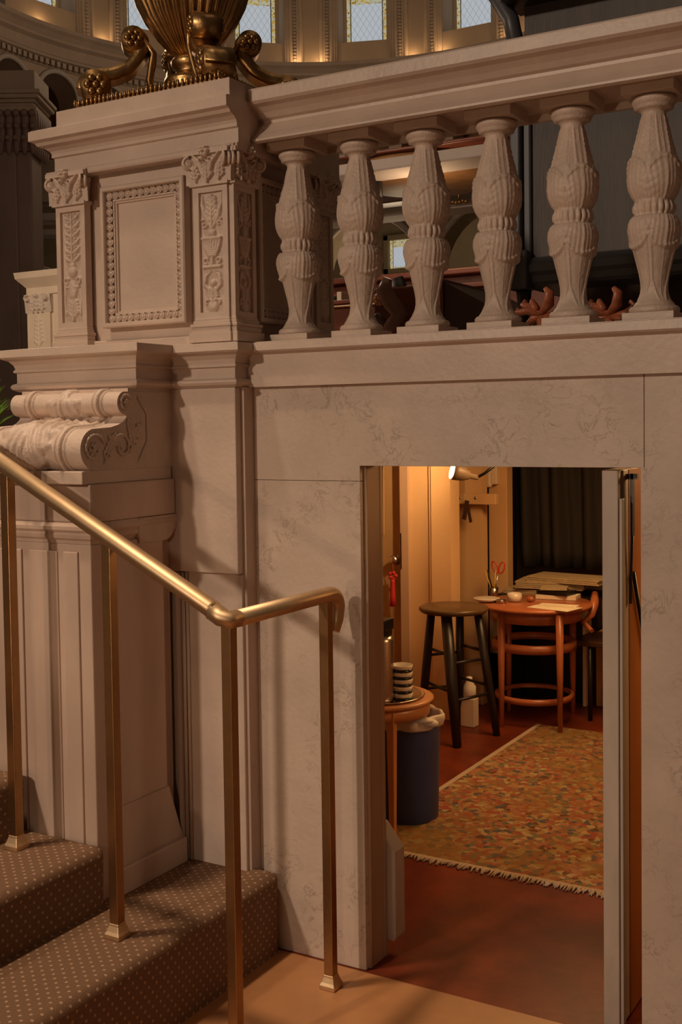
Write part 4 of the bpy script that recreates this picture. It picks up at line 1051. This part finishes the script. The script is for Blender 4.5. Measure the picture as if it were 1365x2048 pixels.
# choir back wall with arches and a small stained window
YB = 11.0
def arch_wall(x0, x1, z0, z1, Y, th_, ops, material, name):
    """wall in plane y=Y with arched openings ops=(cx, halfwidth, zsill, zspring)"""
    g = MB(); xs = x0
    ops = sorted(ops)
    for cx, hw, zs, zp in ops:
        if cx-hw > xs: g.box(xs, cx-hw, Y, Y+th_, z0, z1)
        if zs > z0: g.box(cx-hw, cx+hw, Y, Y+th_, z0, zs)
        N = 16
        for i in range(N):
            a0 = PI-PI*i/N; a1 = PI-PI*(i+1)/N
            xA, zA, xB, zB_ = cx+hw*math.cos(a0), zp+hw*math.sin(a0), cx+hw*math.cos(a1), zp+hw*math.sin(a1)
            vs = [g.v((x, y, z)) for y in (Y, Y+th_) for x, z in ((xA, zA), (xB, zB_), (xB, z1), (xA, z1))]
            for q_ in ((0, 1, 2, 3), (7, 6, 5, 4), (0, 4, 5, 1)): g.face([vs[k] for k in q_])
        xs = cx+hw
    if xs < x1: g.box(xs, x1, Y, Y+th_, z0, z1)
    return struct(g.build(name, material))
zA_ = at(740, 436, 9.5).z-.55; c1 = at(735, 445, 9.5); c2 = at(1010, 430, 9.5)
zsp = at(850, 505, 9.5).z
A1 = at(688, 500, 9.5).x; A2 = at(905, 500, 9.5).x
arch_wall(at(600, 500, 9.5).x, at(1100, 500, 9.5).x, 1.7, at(850, 425, 9.5).z, 9.5, .25, [(at(738, 500, 9.5).x, .55, 1.7, zA_), (at(985, 500, 9.5).x, .55, 1.7, zA_)], OLIVE, 'wall_choir')
for cxx in (at(738, 500, 9.5).x, at(985, 500, 9.5).x):
    g = MB(); g.tube([(cxx+.57*math.cos(a), 9.48, zA_+.57*math.sin(a)) for a in [PI*i/20 for i in range(21)]], .028, 8); struct(g.build('trim_8', BEAMW))
struct(MB().box(at(640, 400, YB+.4).x, at(1100, 400, YB+.4).x, YB+.4, YB+.6, 1.7, at(800, 300, YB+.4).z).build('wall_rear', OLIVE))
a = at(750, 532, YB); b_ = at(798, 468, YB)
wn = bpy.data.objects.new('window_1', None); COL.objects.link(wn); wn.location = (a.x, YB+.35, a.z); wn['kind'] = 'structure'
def glass_quad(P0, P1, h_, name, parent, asp):
    """pane from P0 to P1 along the bottom, h_ high"""
    g = MB(); uvl = g.bm.loops.layers.uv.new('UVMap'); N_ = (P1-P0).cross(Vector((0, 0, 1))).normalized()*.01
    vs = [g.v(P0), g.v(P1), g.v(P1+Vector((0, 0, h_))), g.v(P0+Vector((0, 0, h_)))]
    f_ = g.face(vs)
    for lp, uvv in zip(f_.loops, ((0, 0), (1, 0), (1, asp), (0, asp))): lp[uvl].uv = uvv
    vb = [g.v(v.co+N_*-1) for v in vs]; g.face(vb[::-1])
    for k in range(4): g.face([vs[k], vs[(k+1) % 4], vb[(k+1) % 4], vb[k]])
    return g.build(name, GLASS, parent, recalc=False)
def emp_parent(o, par): o.parent = par; o.matrix_parent_inverse = Matrix.Translation(-Vector(par.location))
glass_quad(Vector((a.x, YB+.36, a.z)), Vector((b_.x, YB+.36, a.z)), b_.z-a.z, 'pane', wn, 1.3)
g = MB(); fw = .05; X0, X1, Z0, Z1 = a.x, b_.x, a.z, b_.z
g.box(X0-fw, X0, YB+.30, YB+.4, Z0-fw, Z1+fw); g.box(X1, X1+fw, YB+.30, YB+.4, Z0-fw, Z1+fw); g.box(X0-fw, X1+fw, YB+.30, YB+.4, Z0-fw, Z0); g.box(X0-fw, X1+fw, YB+.30, YB+.4, Z1, Z1+fw)
g.build('window_frame', OLIVE, wn)
# beams and canopies over the choir
def beam(pxa, pya, pxb, Y, hpx, depth, m_, name, lab, cat):
    a = at(pxa, pya, Y); b_ = at(pxb, pya, Y); h_ = hpx*Y/2298/.85
    return tag(MB().box(a.x, b_.x, Y, Y+depth, a.z-h_, a.z, .01).build(name, m_), lab, cat)
beam(640, 335, 1000, 6.6, 22, .3, BEAMW, 'ceiling_beam', 'pale horizontal beam seen high through the balusters', 'beam')
beam(640, 318, 1005, 6.9, 7, .3, REDCARVE, 'wooden_rail', 'thin dark red rail above the pale beam', 'rail')
beam(560, 425, 1030, 8.6, 32, .3, BEAMW, 'gallery_beam', 'lower wide pale beam just above the far arches', 'beam')
beam(560, 392, 1030, 8.3, 40, .2, DKWOOD, 'gallery_front', 'dark wooden gallery front above the far arches', 'gallery')
c_ = at(850, 365, 7.4)
g = MB(); g.lathe([(.02, -.02), (.45, -.02), (.52, .03), (.54, .07), (.50, .10), (.02, .11)], (c_.x, 7.4, c_.z), 48)
tag(g.build('sounding_board', CANOPY), 'round brown wooden canopy under the pale beam', 'canopy')
a = at(758, 400, 6.9); tag(MB().tube([(a.x, 6.9, a.z-.14), (a.x, 6.9, a.z+.20)], .028, 10).build('iron_hanger', BLACKP), 'black vertical hanger behind the second baluster', 'hanger')
a = at(915, 404, 8.28); g = MB()
for k in range(6): g.ball((a.x-.07+.028*k, 8.285, a.z+.004*math.sin(k*2)), .022, .018, .018)
g.tube([(a.x, 8.31, a.z), (a.x, 8.31, at(560, 392, 8.3).z-.10)], .008, 6)
tag(g.build('gilt_ornament', GILD), 'small gilt ornament glowing between third and fourth balusters', 'ornament')
lamp('choir_light', 'POINT', (-3.4, 6.9, 3.1), 14, (1, .66, .38), .3)
lamp('choir_far_light', 'POINT', (-5.0, 9.9, 3.0), 18, (1, .75, .48), .3)

# ================================================================== FAR APSE
ctr = Vector((-.527, .8508, 0)).normalized(); side = Vector((ctr.y, -ctr.x, 0))     # side = to the right
DC = ctr*15.65; RA = 5.35
def ap(th, z, r=RA): # theta in degrees, positive to the right
    a = math.radians(th); return Vector((0, 0, z))+DC+ctr*(r*math.cos(a))+side*(r*math.sin(a))
def arc_sweep(prof_, t0, t1, n_, name, m_):
    g = MB(); rows = [[g.v(ap(t0+(t1-t0)*i/n_, z, RA-o)) for o, z in prof_] for i in range(n_+1)]
    for i in range(n_):
        for k in range(len(prof_)-1): g.face([rows[i][k], rows[i+1][k], rows[i+1][k+1], rows[i][k+1]])
    g.face(rows[0]); g.face(rows[-1][::-1])
    return g.build(name, m_)
def bay(g, tc, hw, t0, t1, z0, z1, zs, zp, r0=RA, depth=.35, splay=0):
    """curved wall bay from t0..t1 deg with arched opening (halfwidth hw deg, sill zs, spring zp)"""
    ra = math.radians(hw)*RA
    def W(t, z, r): return g.v(ap(t, z, r))
    def quad(a, b_, c, d): g.face([a, b_, c, d])
    for (ta, tb) in ((t0, tc-hw), (tc+hw, t1)):
        for i in range(3):
            u0 = ta+(tb-ta)*i/3; u1 = ta+(tb-ta)*(i+1)/3; quad(W(u0, z0, r0), W(u1, z0, r0), W(u1, z1, r0), W(u0, z1, r0))
    if zs > z0: quad(W(tc-hw, z0, r0), W(tc+hw, z0, r0), W(tc+hw, zs, r0), W(tc-hw, zs, r0)); quad(W(tc-hw, zs, r0), W(tc+hw, zs, r0), W(tc+hw-splay, zs, r0+depth), W(tc-hw+splay, zs, r0+depth))
    N = 14; pr = None
    for i in range(N+1):
        a = PI-PI*i/N; t = tc+hw*math.cos(a); z = zp+ra*math.sin(a); k = (hw-splay)/hw; t2 = tc+(hw-splay)*math.cos(a); z2 = zp+ra*k*math.sin(a)
        cur_ = (t, z, t2, z2)
        if pr:
            quad(W(pr[0], pr[1], r0), W(t, z, r0), W(t, z1, r0), W(pr[0], z1, r0)); quad(W(pr[0], pr[1], r0), W(pr[2], pr[3], r0+depth), W(t2, z2, r0+depth), W(t, z, r0))
        pr = cur_
    for s in (-1, 1): quad(W(tc+s*hw, zs, r0), W(tc+s*(hw-splay), zs, r0+depth), W(tc+s*(hw-splay), zp, r0+depth), W(tc+s*hw, zp, r0))
LZ, SZs = 8.04, 8.46
wins = [-50, -29.5, -9, 11.5, 32, 52.5]
g = MB()
for t in wins: bay(g, t, 5.0, t-10.25, t+10.25, LZ-.3, 12, SZs, 9.75, depth=.40, splay=.9)
struct(g.build('wall_apse', STONE_W, recalc=False))
for i, t in enumerate(wins):
    wn = bpy.data.objects.new('window_%d' % (i+2), None); COL.objects.link(wn); wn.location = ap(t, SZs); wn['kind'] = 'structure'
    P0, P1 = ap(t-3.95, SZs-.01, RA+.38), ap(t+3.95, SZs-.01, RA+.38)
    glass_quad(P0, P1, 1.42, 'pane', wn, 1.75)
    gg = MB(); dv = (P1-P0).normalized(); nn = Vector((dv.y, -dv.x, 0))
    gg.obox((P0+P1)/2+Vector((0, 0, 1.75)), dv, nn, Vector((0, 0, 1)), .45, .03, .36)
    for s in (P0, P1): gg.obox(s+Vector((0, 0, .72)), dv, nn, Vector((0, 0, 1)), .03, .03, .74)
    gg.obox((P0+P1)/2+Vector((0, 0, -.01)), dv, nn, Vector((0, 0, 1)), .40, .03, .03)
    gg.build('window_frame', STONE_W, wn)
# fluted strips and rope mouldings between the windows
for i, t in enumerate(wins[:-1]):
    g = MB()
    for s in (-1, 1):
        c_ = t+10.25
        for off, rr in ((2.0, .045), (2.6, .03), (3.9, .05), (4.5, .035), (4.95, .025)):
            a_ = c_+s*off; g.tube([ap(a_, LZ-.02, RA-.01), ap(a_, 11.8, RA-.01)], rr, 8)
        for k in range(60):
            z = LZ+.06+k*.06; g.ball(ap(c_+s*3.25, z, RA-.02), .05, .05, .035, 6, 4)
    struct(g.build('trim_9', STONE))
ent = [(-.3, LZ), (.30, LZ), (.30, LZ-.06), (.24, LZ-.10), (.18, LZ-.16), (.18, LZ-.20), (.10, LZ-.24), (.10, LZ-.40), (.13, LZ-.43), (.13, LZ-.47), (.03, LZ-.50), (.03, LZ-.58), (-.05, LZ-.62), (-.3, LZ-.62)]
struct(arc_sweep(ent, -88, 62, 90, 'trim_10', STONE))
g = MB()
for k in range(110):
    t = -86+k*1.25; c_ = ap(t, LZ-.535, RA-.07); T_ = (ap(t+.5, 0)-ap(t-.5, 0)).normalized(); N_ = Vector((T_.y, -T_.x, 0)); g.obox(c_, T_, N_, Vector((0, 0, 1)), .035, .05, .04)
struct(g.build('trim_11', STONE))
# arcade below
g = MB()
for k in range(14):
    t = -80+10.25*k; bay(g, t, 3.9, t-5.125, t+5.125, 3.2, LZ-.6, 3.2, 7.02, depth=.5)
struct(g.build('wall_arcade', STONE, recalc=False))
g = MB()
for k in range(14):
    t = -80+10.25*k; ra = math.radians(3.9)*RA
    g.tube([ap(t+4.3*math.cos(a), 7.02+ra*1.10*math.sin(a), RA-.02) for a in [PI*i/16 for i in range(17)]], .045, 8)
struct(g.build('trim_12', BEAMW))
struct(arc_sweep([(-.9, 8.0), (-.8, 8.0), (-.8, 1.6), (-.9, 1.6)], -90, 70, 60, 'wall_ambulatory', mat('ambulatory', (.20, .10, .045), .8, var=.2)))
# uplights on the ledge
for t in (-53, -39.5, -21, -1.5, 3, 21, 27, 41):
    p_ = ap(t, LZ+.07, RA-.13); lamp('ledge_uplight', 'POINT', p_, 1.5, (1, .62, .28), .05)
lamp('apse_fill', 'POINT', DC+Vector((0, 0, 7.0)), 210, (1, .70, .45), .8)
lamp('nave_left_light', 'POINT', at(60, 600, D=7)+Vector((.6, -.5, 1.5)), 75, (1, .70, .48), .4)

# big column at the far left
cl = at(22, 500, D=11.5); col = thing('stone_column', 'dark stone pier with a carved leaf capital at the far left', 'column', (cl.x, cl.y, 0))
k = 11.5/2298
dv = RX.copy(); dv.z = 0; dv.normalize(); dn = Vector((dv.y, -dv.x, 0))
zc0, zc1 = at(30, 302, D=11.5).z, at(30, 228, D=11.5).z
cc = Vector((cl.x, cl.y, 0))-dn*.25
g = MB(); g.obox(cc+Vector((0, 0, zc0/2+.2)), dv, dn, Vector((0, 0, 1)), .215, .2, zc0/2-.2); g.obox(cc+Vector((0, 0, zc0/2+.2))+dv*-.06+dn*.03, dv, dn, Vector((0, 0, 1)), .13, .2, zc0/2-.2); g.build('shaft', COLST, col, bevel=.02)
g = MB(); H_ = zc1-zc0
for i in range(6):
    o_ = .225+.05*(i/5)**2; g.obox(cc+Vector((0, 0, zc0+H_*(i+.5)/6)), dv, dn, Vector((0, 0, 1)), o_, o_-.01, H_/12)
for i in range(7):
    u = -.24+.08*i
    for zz, rr in ((.15, .05), (.45, .055), (.78, .06)):
        g.ball(cc+dv*(u+.02*(zz > .4))+dn*(.23+.05*zz)+Vector((0, 0, zc0+H_*zz)), rr*.8, rr*.6, rr*2.0, 8, 6)
        g.ball(cc+dn*(u)+dv*(.24+.05*zz)+Vector((0, 0, zc0+H_*zz)), rr*.6, rr*.8, rr*2.0, 8, 6)
        g.ball(cc+dv*(u+.02*(zz > .4))+dn*(.26+.06*zz)+Vector((0, 0, zc0+H_*(zz+.17))), rr*.7, rr*.6, rr*.6, 8, 6)
g.build('capital', COLST, col)
g = MB(); z = zc1
for (o_, h_) in ((.30, .05), (.27, .04), (.29, .035), (.33, .04), (.35, .04), (.285, .20)):
    g.obox(cc+Vector((0, 0, z+h_/2)), dv, dn, Vector((0, 0, 1)), o_, o_, h_/2); z += h_
g.build('entablature', STONE, col, bevel=.008)
# gallery wall between column and pedestal
for (pya, pyb, D_, m_, nm, lb, cat) in ((325, 408, 14, STONE, 'stone_parapet', 'stone parapet beyond the dark column, upper left', 'parapet'), (430, 445, 14, BEAMW, 'stone_ledge', 'thin pale ledge beyond the dark column, upper one', 'ledge'), (462, 474, 14.2, BEAMW, 'stone_ledge', 'thin pale ledge beyond the dark column, lower one', 'ledge')):
    a = at(64, pyb, D=D_); b_ = at(150, pya, D=D_); L_ = (b_-a).length
    g = MB(); g.obox((a+b_)/2, dv, dn, Vector((0, 0, 1)), .34, .15, abs(b_.z-a.z)/2); tag(g.build(nm, m_), lb, cat)
a = at(90, 480, D=15.5); struct(MB().obox(a+Vector((-.4, 0, -.6)), dv, dn, Vector((0, 0, 1)), 1.2, .1, 1.5).build('wall_aisle', OLIVE))
a = at(84, 548, D=15); g = MB(); g.tube([a+dv*(.16*math.cos(t))+Vector((0, 0, .10*math.sin(t)-.02)) for t in [PI*i/14 for i in range(15)]], .022, 6); struct(g.build('trim_13', BEAMW))
wn = bpy.data.objects.new('window_8', None); COL.objects.link(wn); wn.location = a; wn['kind'] = 'structure'
glass_quad(a-dv*.10+Vector((0, 0, -.12)), a+dv*.08+Vector((0, 0, -.12)), .18, 'pane', wn, 1)

# second pedestal far to the left
c_ = at(92, 640, D=5.6)
fp = thing('small_pedestal', 'brightly lit smaller marble pedestal beyond the carved one, far left', 'pedestal', (c_.x, c_.y, 1.7))
zt = at(90, 545, D=5.6).z; S_ = 5.6/2298
def Pz(py): return at(90, py, D=5.6).z
sX, sY = c_.x+.06, c_.y+.06; hw = .115
g = MB(); g.box(sX-hw, sX+hw+.08, sY-hw, sY+.3, 0, Pz(570)); g.build('die', MARBLE2, fp)
g = MB(); g.sweep([(sX+hw+.06, sY-hw), (sX-hw, sY-hw), (sX-hw, sY+.3)], [(0, Pz(592)), (.008, Pz(592)), (.008, Pz(578)), (.02, Pz(572)), (.045, Pz(560)), (.05, Pz(548)), (0, Pz(546))]); g.box(sX-hw, sX+hw+.06, sY-hw, sY+.3, Pz(580), Pz(546)); g.build('cornice', MARBLE2, fp)
g = MB(); bl = []
for s in (-1, 1): bl += leaf(s*.03, 0, PI/2, .07, .03, .014, 3); bl += stroke(arcpts(s*.055, .075, .02, .004, PI/2, PI/2-s*5, 14), .006, .02)
bl += leaf(0, 0, PI/2, .08, .03, .016, 3)+[(0, .09, .014, .02)]
hcap = Pz(592)-Pz(628)
relief_mesh(g, .17, hcap, [(u, v*hcap/.1, r, h) for u, v, r, h in bl], lambda u, v, h: (sX-hw+.075+u, sY-hw-.014-h-.01*v/hcap, Pz(628)+v), 50, 36)
g.box(sX-hw-.008, sX-hw+.158, sY-hw-.015, sY-hw, Pz(628), Pz(592)); g.build('capital', CARVED, fp)
g = MB(); hs = Pz(630)-Pz(710)
g.box(sX-hw, sX-hw+.15, sY-hw-.014, sY-hw, Pz(710), Pz(628)); B = leaf(0, .02, PI/2, hs*.85, .045, .009, 6)
relief_mesh(g, .10, hs, B, lambda u, v, h: (sX-hw+.075+u, sY-hw-.0142-h, Pz(710)+v), 40, 80); g.build('pilaster', MARBLE2, fp)
lamp('far_pedestal_light', 'SPOT', (sX+.9, sY-2.6, 2.9), 95, (1, .82, .58), .1, (sX, sY, 2.0), math.radians(22), .6)

# green plant fronds at left
a0 = at(-60, 800, D=4.6)
pf = thing('potted_palm', 'green arching palm leaves at the left edge behind the console', 'plant', (a0.x, a0.y, 1.3))
for i in range(16):
    e_ = at(-2+i*2.6+random.uniform(-4, 4), 752+i*6+random.uniform(-12, 12), D=4.6+random.uniform(-.1, .1)); s_ = a0+Vector((0, 0, -.22))
    m1 = (s_+e_)/2+Vector((0, 0, .05)); g = MB()
    dd = (e_-s_).normalized(); sdv = dd.cross(FX).normalized(); rows = []
    for j in range(11):
        t = j/10; p_ = s_*(1-t)**2+m1*2*t*(1-t)+e_*t*t; w2 = .009*math.sin(PI*min(1, .12+t*.88)); rows.append([g.v(p_-sdv*w2), g.v(p_+FX*.003), g.v(p_+sdv*w2), g.v(p_-FX*.0015)])
    for j in range(10):
        for q_ in range(4): g.face([rows[j][q_], rows[j][(q_+1) % 4], rows[j+1][(q_+1) % 4], rows[j+1][q_]], True)
    g.build('frond', LEAFG, pf)

# ================================================================== GILDED LAMP BASE on the pedestal
UX_, UY_ = -2.345, 3.08; UZ = 2.612
ur = thing('gilded_urn', 'gilded bronze fluted urn on scroll feet on top of the pedestal', 'urn', (UX_, UY_, UZ))
g = MB(); g.box(UX_-.31, UX_+.31, UY_-.265, UY_+.265, UZ, UZ+.020, .006); g.box(UX_-.285, UX_+.285, UY_-.24, UY_+.24, UZ+.020, UZ+.042, .006)
g.build('base_plate', GILD, ur)
g = MB()
for i in range(34):
    x = UX_-.29+.58*i/33; g.ball((x, UY_-.246, UZ+.040), .0065, .006, .012, 6, 4)
for i in range(30):
    y = UY_-.25+.5*i/29; g.ball((UX_+.289, y, UZ+.040), .006, .0065, .012, 6, 4)
g.build('leaf_border', GILD, ur)
g = MB()
g.lathe([(.14, .042), (.15, .06), (.12, .075), (.10, .08), (.085, .10), (.095, .115), (.09, .13), (.062, .14), (.05, .155), (.066, .165), (.070, .185), (.058, .20), (.045, .205)], (UX_, UY_, UZ), 40)
g.build('stem', GILD, ur)
g = MB()
def flute(r, z, a): return r*(1+.10*abs(math.cos(18*a))-.05)
g.lathe([(.045, .20), (.075, .222), (.11, .262), (.145, .312), (.172, .368), (.190, .43), (.200, .50), (.206, .58), (.19, .585), (.02, .56)], (UX_, UY_, UZ), 160, fn=flute)
g.build('bowl', GILD, ur)
g = MB(); 
g.lathe([(.195, .55), (.225, .58), (.23, .60), (.21, .62), (.195, .62)], (UX_, UY_, UZ), 48, caps=False); g.build('rim', GILD, ur)
for (sx, sy) in ((-1, -1), (1, -1), (1, 1), (-1, 1)):
    d = Vector((sx*.76, sy*.62, 0)).normalized(); B0 = Vector((UX_, UY_, UZ))
    def q_(r, z): return B0+d*r+Vector((0, 0, z))
    tn = Vector((-d.y, d.x, 0))
    g = MB()
    pts = [q_(.355, .075), q_(.345, .11), q_(.30, .125), q_(.25, .13), q_(.20, .155), q_(.165, .20), q_(.155, .24), q_(.175, .265), q_(.20, .255)]
    # ribbon-like scroll leg
    rows = []
    prof2 = []
    for i in range(len(pts)-1):
        for j in range(6): prof2.append(pts[i].lerp(pts[i+1], j/6))
    sm = prof2
    for _ in range(3): sm = [sm[0]]+[(sm[i-1]+sm[i]*2+sm[i+1])/4 for i in range(1, len(sm)-1)]+[sm[-1]]
    for i, p_ in enumerate(sm):
        dd = (sm[min(i+1, len(sm)-1)]-sm[max(i-1, 0)]).normalized(); nn = dd.cross(tn).normalized(); hw = .046
        rows.append([g.v(p_-tn*hw+nn*.008), g.v(p_-tn*hw*.8+nn*.019), g.v(p_+nn*.009), g.v(p_+tn*hw*.8+nn*.019), g.v(p_+tn*hw+nn*.008), g.v(p_+tn*hw-nn*.019), g.v(p_-tn*hw-nn*.019)])
    for i in range(len(rows)-1):
        for k_ in range(7): g.face([rows[i][k_], rows[i][(k_+1) % 7], rows[i+1][(k_+1) % 7], rows[i+1][k_]], True)
    g.face(rows[0]); g.face(rows[-1][::-1])
    leg = g.build('scroll_foot', GILD, ur)
    g = MB()
    for (r_c, z_c, rr) in ((.312, .092, .050), (.188, .245, .040)):
        Rm = Matrix((d, Vector((0, 0, 1)), tn)).transposed()
        g.lathe([(.004, -.047), (rr, -.047), (rr, .047), (.004, .047)], q_(r_c, z_c), 20, R=Rm)
        for s in (-1, 1):
            for k_ in range(6):
                a = k_*PI/3; g.ball(q_(r_c+rr*.5*math.cos(a), z_c+rr*.5*math.sin(a))+tn*s*.048, rr*.27, rr*.27, rr*.27, 8, 5)
            g.ball(q_(r_c, z_c)+tn*s*.050, rr*.25, n=8, m_=5)
    g.build('rosette', GILD, leg)
    g = MB()
    for k_ in range(7):
        a = -.9+.3*k_; g.tube([q_(.13, .06), q_(.14, .12)+tn*.03*math.sin(a), q_(.125, .20)+tn*.05*math.sin(a), q_(.16, .245+.01*math.cos(a))+tn*.06*math.sin(a)], [.008, .012, .011, .004], 6)
    g.build('acanthus_leaf', GILD, leg)
